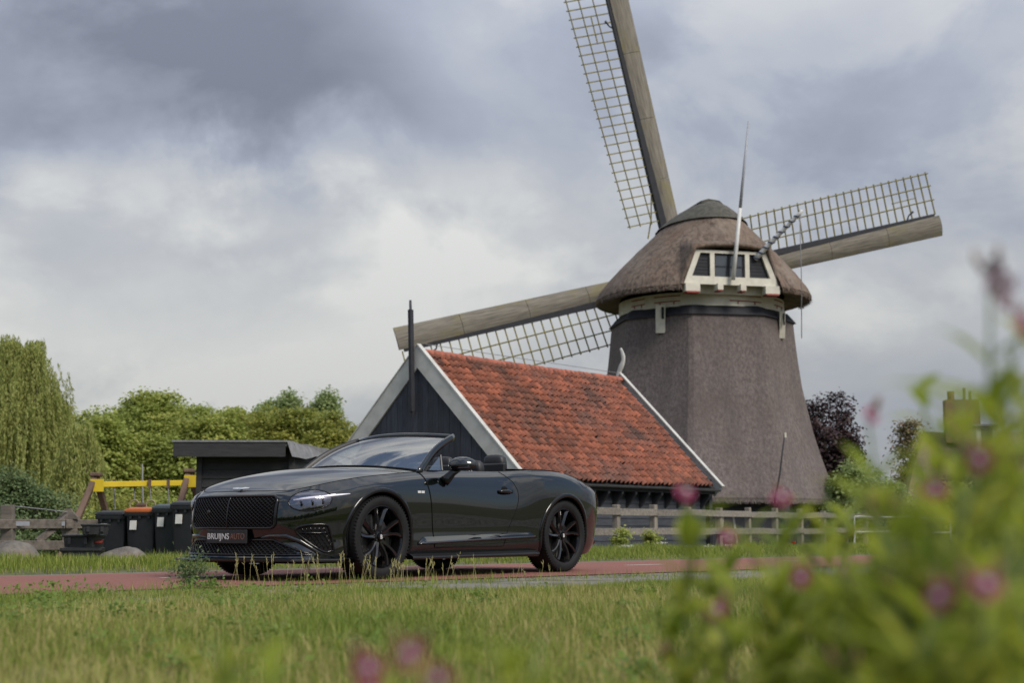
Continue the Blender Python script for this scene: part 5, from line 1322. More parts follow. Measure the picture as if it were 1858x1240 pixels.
# ================================================================== HOUSE BEHIND THE PLANTS
M_brick = mat('brown_brick', (0.13, 0.075, 0.05), (0.18, 0.11, 0.075), 0.9, 14, 6, 0.3, 40)
M_hroof = mat('brown_house_roof', (0.13, 0.095, 0.07), (0.18, 0.13, 0.10), 0.9, 6, 6, 0.4, 20)
ho = at(1800, 900, 66); ho.z = gz1(ho.x, ho.y)
house = tag(empty('house', ho, R(-8)), 'brick house with brown roof, chimney and white dormer, behind the pink flowers', 'house')
HL, HD, HE, HR_ = 9.0, 7.0, 2.6, at(929, 775, 66).z - ho.z
MB().box((1.0, HD / 2, HE / 2), (HL, HD, HE)).build('wall', M_brick, house)
rfm = MB(); rfm.add([(-3.9, -.4, HE - .2), (5.9, -.4, HE - .2), (5.0, HD / 2, HR_), (-2.4, HD / 2, HR_), (-3.9, HD + .4, HE - .2), (5.9, HD + .4, HE - .2)], [(0, 1, 2, 3), (3, 2, 5, 4), (0, 3, 4), (1, 5, 2)])
hr = rfm.build('roof', M_hroof, house)
ch = MB().box((at(1765, 760, 66).x - ho.x, HD / 2 - .6, HR_ + .45), (1.55, .8, 2.0)).build('chimney', M_brick, hr)
cx0 = at(1765, 760, 66).x - ho.x
MB().box((cx0, HD / 2 - .6, HR_ + 1.50), (1.68, .92, .12)).build('chimney_cap', M_brick, ch) if False else None
for dx, h in ((-.45, .42), (.15, .55), (.42, .40)): MB().tube([(cx0 + dx, HD / 2 - .6, HR_ + 1.45), (cx0 + dx, HD / 2 - .6, HR_ + 1.45 + h)], .17 if dx < 0 else .07, 10).build('chimney_pot', M_brick if dx < 0 else M_zinc, hr)
dwx = at(1790, 800, 66).x - ho.x; dwz = at(929, 798, 66).z - ho.z
dwm = MB().box((dwx, .9, dwz), (.95, 2.2, 1.15)).build('dormer_window', M_barge, hr)
MB().box((dwx, -.215, dwz), (.5, .03, .95)).build('pane', M_glass, dwm); MB().box((dwx, .8, dwz + .62), (1.2, 2.4, .09)).build('dormer_roof', M_felt, dwm)
for x in (-2, 0.2, 3.2):
    w_ = MB().box((x, -.03, 1.5), (1.1, .05, 1.2)).build('window', M_barge, house); MB().box((x, -.062, 1.5), (.95, .02, 1.05)).build('pane', M_glass, w_)
# ================================================================== TREES AND SHRUBS
def unit(v): return v / (np.linalg.norm(v, axis=1, keepdims=True) + 1e-9)
def leaf_quads(P, Nrm, size, asp=0.6, rg=RNG, axis=None):
    n = len(P); a = unit(rg.normal(size=(n, 3))) if axis is None else axis
    u = unit(np.cross(Nrm, a)); w = np.cross(Nrm, u)
    if axis is not None: u, w = axis, unit(np.cross(Nrm, axis))
    sz = size * rg.uniform(.65, 1.25, (n, 1)); fold = Nrm * sz * rg.uniform(-.15, .3, (n, 1))
    V = np.stack([P - u * sz * .5, P + w * sz * asp * .5 + fold * .4, P + u * sz * .5 - fold * .3, P - w * sz * asp * .5 + fold * .4], 1).reshape(-1, 3)
    F = (np.arange(n)[:, None] * 4 + np.array([0, 1, 2, 3])[None]); return V, F
def crown_pts(c, rad, blobs, per, leaves, cl_r, rg, flat=0.55, low=-0.5):
    c = np.array(c); rad = np.array(rad); P = []; N = []; T = []
    d = unit(rg.normal(size=(blobs * 3, 3))); d = d[d[:, 2] > low][:blobs]
    for q in d:
        bc = c + q * rad * rg.uniform(.45, .80); br = rad * rg.uniform(.26, .42); bt = rg.normal(0, .10)
        k = unit(rg.normal(size=(per, 3)) + np.array([0, 0, .35]) + q * .5); cc = bc + k * br * rg.uniform(.75, 1.06, (per, 1))
        ct = rg.normal(0, .13, per)
        l = rg.normal(size=(per, leaves, 3)) * np.array([1, 1, flat]) * cl_r; p = cc[:, None] + l
        nn = k[:, None] * .7 + np.array([0, 0, .8]) + rg.normal(size=(per, leaves, 3)) * .55
        P.append(p.reshape(-1, 3)); N.append(unit(nn.reshape(-1, 3))); T.append((np.repeat(ct, leaves) + bt + .5 + rg.normal(0, .10, per * leaves)))
    return np.concatenate(P), np.concatenate(N), np.concatenate(T)
M_bark = mat('bark', (0.07, 0.058, 0.045), (0.13, 0.11, 0.09), 0.95, 6, 8, .6, 20, stretch=(3, 3, .6))
L_maple = leaf_mat('maple_leaves', (0.22, 0.28, 0.06), (0.34, 0.39, 0.095), (0.45, 0.44, 0.12), .47)
L_golden = leaf_mat('golden_leaves', (0.19, 0.225, 0.045), (0.29, 0.31, 0.065), (0.39, 0.365, 0.085), .45)
L_pop = leaf_mat('poplar_leaves', (0.20, 0.27, 0.10), (0.28, 0.35, 0.14), (0.34, 0.40, 0.17), .45)
L_willow = leaf_mat('willow_leaves', (0.24, 0.27, 0.075), (0.34, 0.37, 0.11), (0.43, 0.44, 0.15), .48)
L_shrub = leaf_mat('shrub_leaves', (0.085, 0.13, 0.05), (0.14, 0.195, 0.08), (0.20, 0.25, 0.11), .4)
L_copper = leaf_mat('copper_leaves', (0.018, 0.010, 0.012), (0.036, 0.019, 0.021), (0.075, 0.040, 0.038), .2)
L_pink = leaf_mat('pinkish_leaves', (0.17, 0.20, 0.08), (0.25, 0.22, 0.11), (0.32, 0.17, 0.14), .4)
def tree(name, label, cat, base, H, rad, lm, blobs, per, leaves, size, cl_r, seed, trunk_r=.18, cz=None, asp=.7, group=None, low=-.5, flat=.55):
    rg = np.random.default_rng(seed); t = tag(empty(name, base), label, cat, group)
    cz = cz if cz is not None else H - rad[2]
    P, N, T = crown_pts((0, 0, cz), rad, blobs, per, leaves, cl_r, rg, flat, low)
    V, F = leaf_quads(P, N, size, asp, rg); link('crown', np_mesh('crown', V, F, {'tint': np.repeat(np.clip(T, 0, 1), 4)}), lm, t)
    mb = MB(); mb.tube([(0, 0, -.2), (.05, 0, H * .25), (-.04, .03, H * .5), (0, 0, H * .8)], [trunk_r * 1.2, trunk_r, trunk_r * .7, trunk_r * .25], 9)
    for k in range(9):
        a = rg.uniform(0, 6.28); z0_ = H * rg.uniform(.22, .6); e_ = Vector((math.cos(a) * rad[0] * .75, math.sin(a) * rad[1] * .75, cz + rad[2] * rg.uniform(-.4, .6)))
        mb.tube([(0, 0, z0_), Vector((0, 0, z0_)).lerp(e_, .5) + Vector((0, 0, .15)), e_], [trunk_r * .5, trunk_r * .3, trunk_r * .08], 6)
    mb.build('trunk', M_bark, t, True); return t
def base_at(px, Y):
    p = at(px, 900, Y); return Vector((p.x, Y, gz1(p.x, Y)))
def top_h(py, Y, base): return at(929, py, Y).z - base.z
# row of maples behind the play area
rowt = [(175, 722, 72, 'round green maple just right of the willow, behind the swing frame', L_maple), (268, 712, 75, 'broad green maple behind the yellow swing beam', L_maple), (352, 716, 73, 'yellow-green maple above the left end of the shed', L_maple),
        (435, 736, 77, 'darker olive maple above the middle of the shed roof', L_golden), (520, 742, 74, 'golden-green tree above the right end of the shed roof', L_golden), (612, 752, 73, 'golden-green tree touching the left barn barge board', L_golden),
        (700, 770, 76, 'green tree hidden behind the barn gable', L_golden), (88, 735, 76, 'green maple behind the willow crown', L_maple), (222, 728, 79, 'green maple filling the gap above the left swing leg', L_maple), (312, 724, 79, 'green maple filling the gap above the right swing leg', L_maple), (396, 726, 79, 'olive-green maple above the left third of the shed roof', L_maple), (478, 748, 79, 'golden tree between the shed roof and the left poplar', L_golden), (566, 752, 78, 'golden tree between the two poplar tops and the shed', L_golden), (655, 768, 78, 'golden-green tree peeping out left of the barn gable', L_golden)]
for k, (px, py, Y, lab, lm) in enumerate(rowt):
    b = base_at(px, Y); H = top_h(py, Y, b) - .15
    tree('maple_tree', lab, 'tree', b, H, (2.7, 2.0, H * .50), lm, 52, 36, 24, .20, .25, 50 + k, .16, H * .50, group='trees in the row behind the shed', low=-.9, flat=.42)
for px, py, lab in ((505, 709, 'pale green poplar top rising left behind the tree row'), (590, 714, 'pale green poplar top rising right behind the tree row')):
    b = base_at(px, 100); H = top_h(py, 100, b)
    tree('poplar_tree', lab, 'tree', b, H, (1.7 if px < 550 else 1.5, 1.7, 3.4), L_pop, 18, 26, 22, .24, .28, px, .2, H - 3.1, low=-.9, group='poplars behind the row')
# willow with hanging strands
def willow(px, py, Y, rx, lab, seed, bottom, n_str=950):
    rg = np.random.default_rng(seed); b = base_at(px, Y); H = top_h(py, Y, b); t = tag(empty('willow_tree', b), lab, 'tree')
    zc = H * .62; rz = H - zc; P = []; N = []; A = []; T = []
    for k in range(n_str):
        th = rg.uniform(0, 6.283); tz = rg.uniform(-.1, 1) ** 1.0 if rg.random() < .8 else 1.0; rr_ = math.sqrt(max(1 - max(tz, 0) ** 2.1, 0.0)) if tz < 1 else math.sqrt(rg.random()) * .45; d = np.array([math.cos(th) * rr_, math.sin(th) * rr_, tz]); lump = 1 + .13 * math.sin(5 * th + 4 * tz) + .08 * math.sin(9 * th - 7 * tz) + rg.normal(0, .07)
        p = np.array([d[0] * rx * lump, d[1] * rx * lump, zc + d[2] * rz * (.90 + .10 * math.sin(3 * th + 1.0) * rg.random() + rg.normal(0, .03))]) * np.array([1, 1, 1]); st = rg.uniform(.55, 1.0) if rg.random() < .85 else .4; p[:2] *= (st if tz < 1 else 1)
        L = rg.uniform(.8, 2.4) * (1.0 + .5 * (d[2] < .3)); n = int(L / .075); s = np.linspace(0, L, n); out = np.array([d[0], d[1], 0]) * .22; tt = rg.normal(.5, .16)
        sway = rg.normal(0, .05, 2); q = p + np.stack([out[0] * np.sqrt(s) + sway[0] * s, out[1] * np.sqrt(s) + sway[1] * s, -s + .12 * np.sqrt(s)], 1)
        q = q[q[:, 2] > bottom]
        for _ in range(2):
            P.append(q + rg.normal(0, .035, q.shape)); ax = unit(np.array([[out[0], out[1], -1.0]]) + rg.normal(0, .35, q.shape)); A.append(ax)
            N.append(unit(np.cross(ax, rg.normal(size=q.shape)))); T.append(np.full(len(q), tt) + rg.normal(0, .08, len(q)))
    P, N, A, T = map(np.concatenate, (P, N, A, T)); V, F = leaf_quads(P, N, .17, .26, rg, A)
    link('crown', np_mesh('crown', V, F, {'tint': np.repeat(np.clip(T, 0, 1), 4)}), L_willow, t)
    mb = MB(); mb.tube([(0, 0, -.2), (.1, 0, H * .3), (0, .1, H * .55)], [.42, .34, .2], 10)
    for k in range(8):
        a = k * .8; e_ = Vector((math.cos(a) * rx * .65, math.sin(a) * rx * .65, H * .80)); mb.tube([(0, 0, H * .35), Vector((0, 0, H * .4)).lerp(e_, .5) + Vector((0, 0, .5)), e_], [.16, .10, .03], 6)
    mb.build('trunk', M_bark, t, True)
willow(25, 616, 58, 2.05, 'tall weeping willow at the left edge of the picture', 5, 1.5, 2000)
willow(140, 770, 50, 0.95, 'smaller drooping willow between the tall willow and the swing frame', 9, .6, 500)
b = base_at(30, 31); tree('round_shrub', 'dense blue-green shrub at the left edge behind the trestle fence', 'shrub', b, top_h(815, 31, b), (1.35, 1.1, 1.25), L_shrub, 30, 40, 24, .085, .13, 77, .05, 1.2, asp=.5, low=-1)
b = base_at(-30, 27); tree('round_shrub', 'low dark green shrub behind the leftmost fence post', 'shrub', b, top_h(880, 27, b), (.9, .7, .75), L_shrub, 20, 30, 22, .075, .11, 78, .04, .7, asp=.5, low=-1)
for k, (px, py, Y, r, lab) in enumerate(((205, 905, 34, .7, 'small yellow-green bush under the left end of the swing beam'), (262, 880, 35, .8, 'small yellow-green bush under the middle of the swing beam'), (320, 892, 34.5, .7, 'small yellow-green bush under the right end of the swing beam'), (120, 890, 34, .8, 'olive bush behind the braced fence post'))):
    b = base_at(px, Y); H = top_h(py, Y, b); tree('garden_bush', lab, 'bush', b, H, (r, r, H * .5), (L_golden, L_golden, L_maple, L_maple)[k], 16, 22, 18, .09, .12, 90 + k, .03, H * .5, low=-1, group='bushes round the swing frame')
b = base_at(1500, 74); H = top_h(700, 74, b)
tree('copper_beech', 'dark purple copper beech right behind the windmill', 'tree', b, H, (2.15, 2.0, H * .46), L_copper, 40, 34, 20, .20, .27, 31, .25, H * .50, low=-1)
b = base_at(1662, 70); H = top_h(757, 70, b); tree('young_tree', 'small pink-tinged tree left of the house chimney', 'tree', b, H, (.95, .9, 2.2), L_pink, 18, 18, 16, .16, .24, 32, .1, H - 2.1, low=-1)
for k, (px, py, Y, r, lab) in enumerate(((1548, 835, 52, 1.0, 'bright green shrub at the right foot of the windmill'), (1600, 850, 56, 1.3, 'pale green shrub right of the windmill foot'), (1690, 880, 50, 1.5, 'green shrub in front of the house'), (1800, 870, 52, 1.8, 'green shrub at the right edge in front of the house'), (1740, 850, 60, 1.2, 'dark shrub below the chimney'))):
    b = base_at(px, Y); H = top_h(py, Y, b); tree('garden_shrub', lab, 'shrub', b, H, (r, r, H * .5), (L_pop, L_pop, L_maple, L_maple, L_copper)[k], 18, 22, 18, .15, .2, 110 + k, .05, H * .5, low=-1, group='shrubs right of the windmill')
for k, (px, py, Y, lab) in enumerate(((1127, 950, 33.5, 'leafy weed at the fence just right of the car tail'), (1180, 958, 34.3, 'small leafy weed at the second fence post'))):
    b = base_at(px, Y); H = top_h(py - 8, Y, b); tree('fence_weed', lab, 'plant', b, max(H, .45), (.18, .16, .18), L_maple, 8, 12, 10, .07, .07, 130 + k, .01, max(H, .45) * .6, low=-1)
# wood behind the camera, seen in the paintwork
rg = np.random.default_rng(4); Ps, Ns, Ts = [], [], []
for k in range(26):
    x = -75 + k * 7 + rg.normal(0, 1); P, N, T = crown_pts((x, -48 - rg.uniform(0, 6), rg.uniform(2.2, 3.2)), (5, 3.5, rg.uniform(3.4, 4.6)), 14, 14, 16, .8, rg, low=-1); Ps.append(P); Ns.append(N); Ts.append(T)
V, F = leaf_quads(np.concatenate(Ps), np.concatenate(Ns), 1.0, .7, rg)
tag(link('far_wood', np_mesh('far_wood', V, F, {'tint': np.repeat(np.clip(np.concatenate(Ts), 0, 1), 4)}), L_maple), 'dark line of trees across the field behind the viewer', 'wood', kind='stuff')

# ================================================================== GRASS
L_grass = leaf_mat('grass_blades', (0.135, 0.205, 0.028), (0.25, 0.285, 0.052), (0.42, 0.355, 0.15), .4, .6)
def blades(xy, h, w, lean, tint, rg, zoff=0.0):
    n = len(xy); z = ground_z(xy[:, 0], xy[:, 1]) + zoff; B = np.stack([xy[:, 0], xy[:, 1], z - .01], 1)
    a = rg.uniform(0, 2 * np.pi, n); side = np.stack([np.cos(a), np.sin(a), 0 * a], 1); d = np.stack([-np.sin(a), np.cos(a), 0 * a], 1) * lean[:, None] * np.where(rg.random((n, 1)) < .5, 1, -1)
    h = h[:, None]; w = w[:, None]; up = np.array([0, 0, 1.0]); M_ = B + up * h * .55 + d * h * .28; Tp = B + up * h * (1 - .35 * np.minimum(lean, 1.2)[:, None] ** 2 * .6) + d * h
    V = np.stack([B - side * w, B + side * w, M_ + side * w * .8, M_ - side * w * .8, Tp], 1).reshape(-1, 3)
    i = np.arange(n)[:, None] * 5; F = np.concatenate([i + np.array([0, 1, 2]), i + np.array([0, 2, 3]), i + np.array([3, 2, 4])], 0)
    return V, F, np.repeat(tint, 5)
def grass_obj(name, xy, h, w, lean, tint, rg, label, zoff=0.0):
    V, F, T = blades(xy, h, w, lean, tint, rg, zoff)
    return tag(link(name, np_mesh(name, V, F, {'tint': np.clip(T, 0, 1)}), L_grass), label, 'grass', kind='stuff')
def fnoise(x, y, s, seed):
    r = np.random.default_rng(seed); v = 0
    for k in range(5):
        a = r.uniform(0, 6.28); f = s * (1.0 + .7 * k); v = v + np.sin((x * np.cos(a) + y * np.sin(a)) * f + r.uniform(0, 6.28)) / (1 + .4 * k)
    return v / 2.4
rg = np.random.default_rng(21)
n = 390000; y = np.sqrt(rg.uniform(3.6 ** 2, 15.2 ** 2, n)); x = rg.uniform(-.52, .44, n) * y
c = y - x; left = np.clip((-.2 - x) / 1.2, 0, 1)          # gravel is overgrown on the left
edge = 10.75 + 2.95 * left + .22 * fnoise(x, y, 3.0, 3)
k = (c < edge) | ((c < 13.95) & (rg.random(n) < .10 * (fnoise(x, y, 2.5, 9) > .1))); x, y, c = x[k], y[k], c[k]; n = len(x)
pt = fnoise(x, y, 1.6, 5); ft = fnoise(x, y, 6.0, 6)
h = .045 + .030 * pt + .03 * np.abs(ft) ** 2 + rg.gamma(1.6, .016, n); h = np.clip(h, .025, .17); h *= np.interp(c, [9.6, 10.8, 13], [1, .55, .6])
tint = np.where(rg.random(n) < np.clip(.36 - .45 * pt - .15 * ft, .06, .85), rg.normal(.86, .14, n), rg.normal(.32 - .16 * pt, .17, n))
grass_obj('lawn_grass', np.stack([x, y], 1), h, rg.uniform(.0014, .0034, n), np.abs(rg.normal(.45, .35, n)), tint, rg, 'short mixed green and straw-coloured lawn grass in the foreground')
wr = np.random.default_rng(77); Pw = []; Tw = []
for k in range(150):
    yy = math.sqrt(wr.uniform(4.2 ** 2, 11 ** 2)); xx = wr.uniform(-.38, .2) * yy
    if wr.random() > (.9 if xx < -.15 * yy else .35): continue
    q = wr.normal(size=(int(wr.uniform(25, 70)), 3)) * np.array([.07, .06, .022]) * wr.uniform(.5, 1.3) + np.array([xx, yy, .055]); q[:, 2] = np.abs(q[:, 2]); Pw.append(q); Tw.append(np.full(len(q), wr.normal(.4, .15)))
Pw = np.concatenate(Pw); Tw = np.concatenate(Tw); V, F = leaf_quads(Pw, unit(wr.normal(size=Pw.shape) * .6 + np.array([0, -.3, 1.0])), .032, .6, wr)
tag(link('lawn_weeds', np_mesh('lawn_weeds', V, F, {'tint': np.repeat(np.clip(Tw, 0, 1), 4)}), leaf_mat('weed_leaves', (0.10, 0.16, 0.028), (0.16, 0.23, 0.04), (0.22, 0.27, 0.06), .4)), 'low broad-leaved weeds scattered in the foreground lawn', 'weeds', kind='stuff')
# rank grass along the edge of the path, with seed stems in front of the car
n = 7000; t = rg.uniform(-14, 10, n); c = 13.4 + rg.normal(0, .30, n); x, y = (t * S2 + 17 - c) / 2, (t * S2 + 17 + c) / 2
k = (np.abs(x) < .42 * y) & (y > 5) & (rg.random(n) < np.where(x < -.1, 1, .25)); x, y = x[k], y[k]; n = len(x)
grass_obj('edge_grass', np.stack([x, y], 1), rg.uniform(.04, .13, n), rg.uniform(.0016, .004, n), np.abs(rg.normal(.3, .25, n)), rg.normal(.35, .22, n), rg, 'longer tufted grass along the near edge of the red path')
stems = MB(); rg2 = np.random.default_rng(8)
for k in range(85):
    px = rg2.choice([rg2.normal(560, 70), rg2.uniform(300, 1010), rg2.normal(690, 60)]); py = rg2.uniform(1050, 1066); d = at(px, py, 1) - Vector((0, 0, CAM_H)); p = Vector((0, 0, CAM_H)) + d * (-CAM_H / d.z); p.z = 0
    hh = rg2.uniform(.10, .27); l = Vector((rg2.normal(0, .16), rg2.normal(0, .1), 1)) * hh
    stems.tube([p, p + l * .5 + Vector((rg2.normal(0, .004), 0, 0)), p + l], [.0016, .0014, .001], 3, cap=False)
    for q in range(7): a = p + l * (.72 + .045 * q); stems.tube([a, a + Vector((rg2.normal(0, .008), rg2.normal(0, .008), .018))], [.0030, .001], 3, cap=False)
tag(stems.build('seed_stems', mat('dry_stem', (.26, .24, .085), (.34, .30, .13), .8, 10), None), 'thin grass stems with seed heads in front of the car', 'grass', kind='stuff')
# verge beyond the path
n = 240000; t = rg.uniform(-18, 40, n); m = rg.gamma(1.5, 3.0, n) + .06; c = 19.6 + m * S2; x, y = (t * S2 * 1.0 + 10 - c * 0) / 2 - c / 2 + 5, (t * S2 + 10) / 2 + c / 2 + 5
x, y = (t * S2 + 12 - c) / 2, (t * S2 + 12 + c) / 2
inb = lambda X, Y: ((X - BX) * math.cos(BA) + (Y - BY) * math.sin(BA) > -.1) & (np.abs(-(X - BX) * math.sin(BA) + (Y - BY) * math.cos(BA)) < HW)
k = (np.abs(x) < .40 * y + 1) & (y > 8) & (y < 60) & ~inb(x, y); x, y, m = x[k], y[k], m[k]; n = len(x)
pt = fnoise(x, y, 1.2, 15); h = np.interp(m, [0, .25, .8, 2.5, 6, 10, 16], [.04, .06, .10, .17, .30, .30, .3]) * (1 + .35 * pt) * rg.uniform(.6, 1.25, n)
grass_obj('verge_grass', np.stack([x, y], 1), np.clip(h, .04, .6), rg.uniform(.003, .0075, n) * np.interp(y, [10, 40], [.8, 1.6]), np.abs(rg.normal(.35, .3, n)), rg.normal(.33, .2, n), rg, 'tall green verge grass on the far side of the red path')
# white umbels and a poppy in the verge
def flower_head(mb, c, r, n, rg_):
    for k in range(n):
        q = c + Vector((rg_.normal(0, r), rg_.normal(0, r), rg_.normal(0, r * .25))); mb.box(q, (r * .35, r * .35, r * .16), Matrix.Rotation(rg_.uniform(0, 3), 3, 'Z'))
M_umb = mat('white_petals', (.62, .62, .56), None, .7); M_pop = mat('poppy_petals', (.50, .04, .015), None, .6); M_stem = mat('green_stem', (.07, .11, .025), (.10, .14, .035), .7, 20)
for k, (px, py, Y) in enumerate(((1130, 996, 25.5), (1146, 1000, 25), (1138, 1005, 24.4), (1200, 986, 27), (1287, 993, 27), (1321, 998, 26.6), (1316, 974, 31), (1250, 996, 26.5))):
    c = at(px, py, Y); g = gz1(c.x, c.y); u = tag(empty('white_umbel', (c.x, c.y, g)), 'white umbel flower in the verge grass right of the car tail', 'flower', 'white umbels in the verge'); r_ = np.random.default_rng(k)
    top = Vector((0, 0, max(c.z - g, .15))); MB().tube([(0, 0, -.02), top * .5 + Vector((.01, 0, 0)), top], .005, 4).build('stem', M_stem, u)
    mb = MB(); flower_head(mb, top, .045, 26, r_); mb.build('flower_head', M_umb, u)
c = at(1440, 997, 28); g = gz1(c.x, c.y); u = tag(empty('red_poppy', (c.x, c.y, g)), 'single red poppy in the verge in front of the windmill', 'flower'); top = Vector((0, 0, max(c.z - g, .15)))
MB().tube([(0, 0, -.02), top], .005, 4).build('stem', M_stem, u); mb = MB(); mb.lathe([(.0, 0), (.04, .015), (.055, .05)], 10, 'z', c=top); mb.build('petals', M_pop, u)
# leafy weed at the path edge in front of the car nose
b = at(345, 1060, 11.3); b.z = 0; w = tag(empty('thistle_weed', b), 'dark green leafy weed at the path edge below the car nose', 'plant'); rgw = np.random.default_rng(3)
P = rgw.normal(size=(900, 3)) * np.array([.075, .06, .07]) + np.array([0, 0, .13]); P[:, 2] = np.abs(P[:, 2]); V, F = leaf_quads(P, unit(rgw.normal(size=(900, 3)) + np.array([0, 0, .5])), .032, .35, rgw)
link('foliage', np_mesh('foliage', V, F, {'tint': np.clip(rgw.normal(.25, .2, 3600), 0, 1)}), L_shrub, w)
mb = MB()
for k in range(7): mb.tube([(0, 0, 0), (rgw.normal(0, .04), rgw.normal(0, .03), .12), (rgw.normal(0, .09), rgw.normal(0, .06), .24)], [.004, .003, .001], 4)
mb.build('stem', M_stem, w)

# ================================================================== WILLOWHERB IN THE FOREGROUND
L_herb = leaf_mat('willowherb_leaves', (0.13, 0.20, 0.022), (0.30, 0.35, 0.04), (0.44, 0.445, 0.08), .52)
M_petal = leaf_mat('pink_petals', (.24, .020, .075), (.30, .035, .11), (.34, .06, .15), .4); M_eye = mat('pale_stigma', (.34, .36, .36), None, .6); M_bud = mat('maroon_bud', (.12, .06, .04), (.16, .09, .05), .7, 20)
flower_parts = {}
def flower_mesh():
    if 'p' in flower_parts: return flower_parts['p'], flower_parts['e']
    V = []; F = []; T = []
    for k in range(4):
        a = k * math.pi / 2; e_, t_ = Vector((math.cos(a), math.sin(a), 0)), Vector((-math.sin(a), math.cos(a), 0)); b = len(V)
        for (r, w_, z) in ((.001, .001, 0), (.006, .005, .002), (.011, .008, .004), (.0145, .006, .003)):
            V += [e_ * r - t_ * w_ + Vector((0, 0, z)), e_ * r + Vector((0, 0, z - .001)), e_ * r + t_ * w_ + Vector((0, 0, z))]; T += [.3 + r * 40 * .5] * 3
        F += [(b + i * 3 + j, b + i * 3 + j + 1, b + i * 3 + j + 4, b + i * 3 + j + 3) for i in range(3) for j in range(2)]
    p = np_mesh('petals', V, F, {'tint': T}); p.materials.append(M_petal)
    e_ = MB().lathe([(0, .010), (.0035, .009), (.005, .006), (.003, .001)], 8, 'z').mesh('flower_eye', [M_eye]); flower_parts['p'], flower_parts['e'] = p, e_; return p, e_
def faded(pm):
    if 'f' not in flower_parts:
        q = pm.copy(); q.materials.clear(); q.materials.append(mat('faded_petals', (.10, .035, .055), (.15, .06, .08), .7, 200)); flower_parts['f'] = q
    return flower_parts['f']
def herb(px, py, Y, seed, label, nflow=3, leafn=11, spread=1.0, fdir_=None):
    Y *= .88; rg_ = np.random.default_rng(seed); top = at(px, py, Y); g = gz1(top.x, top.y); H = top.z - g
    o_ = tag(empty('willowherb_plant', (top.x, top.y, g)), label, 'plant', 'pink-flowered plants close to the camera')
    bend = rg_.normal(0, .05, 2); ctr = lambda f: Vector((bend[0] * (f - 1) * (f) * 2 , bend[1] * (f - 1) * f * 2, H * f))
    MB().tube([ctr(f) for f in np.linspace(0, 1, 8)], list(np.linspace(.0045, .0018, 8)), 6).build('stem', M_stem, o_, True)
    Vs, Fs, Ts = [], [], []; nb = 0
    def leaf(c, a, L, el, tint):
        nonlocal nb
        e_ = np.array([math.cos(a), math.sin(a), 0]); t_ = np.array([-math.sin(a), math.cos(a), 0]); c = np.array(c); pts = []
        for s_ in (0, .25, .55, .82, 1.0):
            r = L * s_; z = L * (math.sin(el) * s_ - .30 * s_ * s_); w_ = L * .135 * math.sin(min(s_ * 1.05 + .08, 1) * math.pi) ** .8 if s_ < 1 else .001
            p = c + e_ * r * math.cos(el * .8) + np.array([0, 0, z]); pts += [p - t_ * w_ + [0, 0, w_ * .35], p, p + t_ * w_ + [0, 0, w_ * .35]]
        Vs.append(np.array(pts)); Fs.append(np.array([(nb + i * 3 + j, nb + i * 3 + j + 1, nb + i * 3 + j + 4, nb + i * 3 + j + 3) for i in range(4) for j in range(2)])); Ts.append(np.full(15, tint)); nb += 15
    for k in range(leafn):
        f = .10 + .86 * k / leafn; a = k * 1.6 + rg_.uniform(-.3, .3)
        for q in (0, math.pi): leaf(ctr(f), a + q, (.125 - .060 * f) * rg_.uniform(.8, 1.25) * spread, rg_.uniform(.75, 1.3), rg_.normal(.55, .22))
    tips = [ctr(1.0)]
    for k in range(4):      # side shoots
        f = .42 + .12 * k + rg_.uniform(-.03, .03); a = rg_.uniform(0, 6.28); L = rg_.uniform(.09, .17) * (1.2 - f * .5) * min(H / .6, 1.1); b = ctr(f); e_ = b + Vector((math.cos(a) * L * .55, math.sin(a) * L * .55, L))
        MB().tube([b, b.lerp(e_, .5) + Vector((math.cos(a), math.sin(a), 0)) * .012, e_], [.0025, .002, .0014], 5).build('side_shoot', M_stem, o_, True); tips.append(e_)
        for q in range(6): leaf(b.lerp(e_, .25 + .13 * q), rg_.uniform(0, 6.28), rg_.uniform(.045, .08) * spread, rg_.uniform(.4, 1.1), rg_.normal(.55, .2))
    link('leaves', np_mesh('leaves', np.concatenate(Vs), np.concatenate(Fs), {'tint': np.clip(np.concatenate(Ts), 0, 1)}), L_herb, o_, smooth=True)
    pm, em = flower_mesh()
    for k in range(nflow):
        b = tips[0]; a = rg_.uniform(0, 6.28); e_ = b + (Vector((0, -.012, .006)) if k == 0 else Vector((math.cos(a) * .022, math.sin(a) * .016 - .012, -.012 * k)))
        fl = link('flower', pm if seed != 200 else faded(pm), None, o_); sc = rg_.uniform(.70, .95); fl.location = e_
        dirv = Vector((rg_.normal(0, .5), -1.0, rg_.uniform(.1, .8))).normalized(); fl.rotation_euler = dirv.to_track_quat('Z', 'Y').to_euler(); fl.scale = (sc,) * 3; link('flower_eye', em, None, fl)
    if nflow == 0: return o_
    bm_ = MB()
    for b in tips[:2]:
        for q in range(2): a = rg_.uniform(0, 6.28); s_ = b + Vector((math.cos(a) * .006, math.sin(a) * .006, .004)); bm_.tube([s_, s_ + Vector((math.cos(a) * .008, math.sin(a) * .008, .016)), s_ + Vector((math.cos(a) * .010, math.sin(a) * .010, .026))], [.001, .0035, .0008], 5)
    bd = bm_.build('bud', M_bud, o_, True); tag(bd, kind='stuff')
lab_r = 'leafy green willowherb stem without flowers in the blurred clump at the right edge'
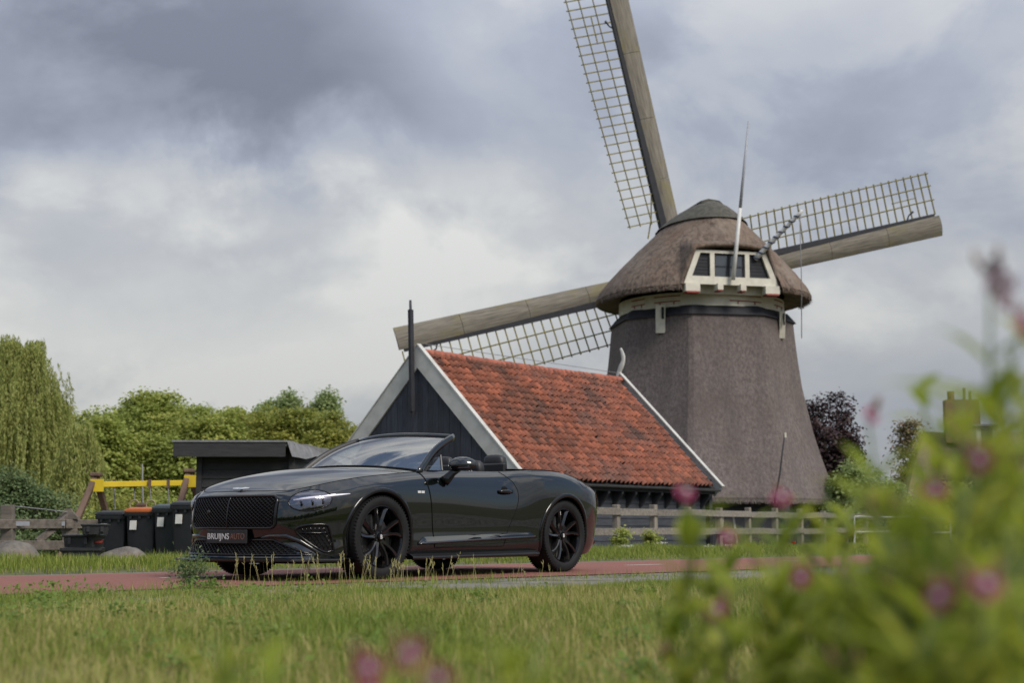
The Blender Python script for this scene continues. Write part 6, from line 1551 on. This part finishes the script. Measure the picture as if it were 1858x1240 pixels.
spots = [(1798, 505, 1.55), (1852, 610, 1.5), (1772, 850, 1.45), (1845, 760, 1.7), (1690, 905, 1.7), (1575, 765, 2.0), (1640, 880, 2.1), (1700, 800, 2.3), (1500, 890, 2.3), (1745, 960, 1.9), (1810, 920, 2.2), (1590, 930, 1.8), (1650, 990, 1.6), (1780, 1080, 1.3), (1700, 1100, 1.35), (1840, 980, 1.35),
         (1540, 1010, 1.9), (1480, 1010, 2.3), (1600, 1080, 1.6), (1855, 1100, 1.25), (1640, 1150, 1.4), (1540, 1120, 1.8), (1820, 700, 2.4), (1760, 780, 2.6), (1860, 860, 2.0), (1720, 1010, 2.4), (1660, 930, 2.7), (1560, 880, 2.8), (1840, 830, 2.9), (1790, 1000, 1.7), (1690, 1060, 1.9), (1615, 1020, 2.3), (1750, 1150, 1.5), (1660, 1050, 1.7), (1520, 1080, 2.1), (1850, 1020, 1.6), (1600, 1180, 1.5), (1820, 1160, 1.5), (1690, 1170, 1.6), (1540, 1180, 1.6), (1740, 700, 2.0), (1830, 640, 1.8)]
lab_u = {0: 'tallest willowherb at the right edge, its pink flower head high above the chimney', 5: 'willowherb with one flower reaching up beside the copper beech', 1: 'tall willowherb with a flower cut by the right edge, below the tallest one', 2: 'willowherb with one pink flower just below the house chimney', 4: 'willowherb with one pink flower left of and below the chimney', 13: 'low willowherb flower in the clump, the right one of two side by side', 14: 'low willowherb flower in the clump, the left one of two side by side', 24: 'willowherb with one flower at the right edge, level with the shrubs'}
for k, (px, py, Y) in enumerate(spots): herb(px, py, Y, 200 + k, lab_u.get(k, lab_r), nflow=(3 if k == 0 else (1 if k in (1, 2, 4, 5, 13, 14, 24) else 0)))
lab_m = ['slender willowherb with a pink flower in front of the barn eave corner', 'low willowherb with a pink flower in front of the fence below the barn', 'slender willowherb with a pink flower in front of the windmill foot', 'flowerless willowherb shoot in front of the path below the windmill', 'short willowherb with a pink flower over the lawn, left of the clump', 'willowherb with a pink flower over the path at the left side of the clump', 'flowerless willowherb shoot over the lawn, leftmost of the clump']
for k, (px, py, Y) in enumerate(((1240, 905, 2.1), (1320, 985, 2.5), (1415, 915, 2.2), (1395, 1000, 2.0), (1300, 1120, 1.9), (1450, 1060, 2.0), (1210, 1100, 2.2))): herb(px, py, Y, 300 + k, lab_m[k], nflow=1 if k in (0, 1, 2, 4, 5) else 0, leafn=10)
for k, (px, py, Y) in enumerate(((672, 1226, 1.4), (748, 1205, 1.25))): herb(px, py, Y, 400 + k, ('low pink flower head at the bottom edge, the left one of two', 'low pink flower head at the bottom edge, the right one of two')[k], nflow=2, leafn=6)
for k, (px, py, Y, lab) in enumerate(((390, 1165, 1.5, 'blurred green shoot at the bottom edge left of the pink flower heads'), (985, 1150, 1.6, 'blurred green shoot at the bottom edge right of the pink flower heads'), (75, 1212, 1.4, 'blurred green shoot tip in the bottom left corner'))): herb(px, py, Y, 420 + k, lab, nflow=0, leafn=9)
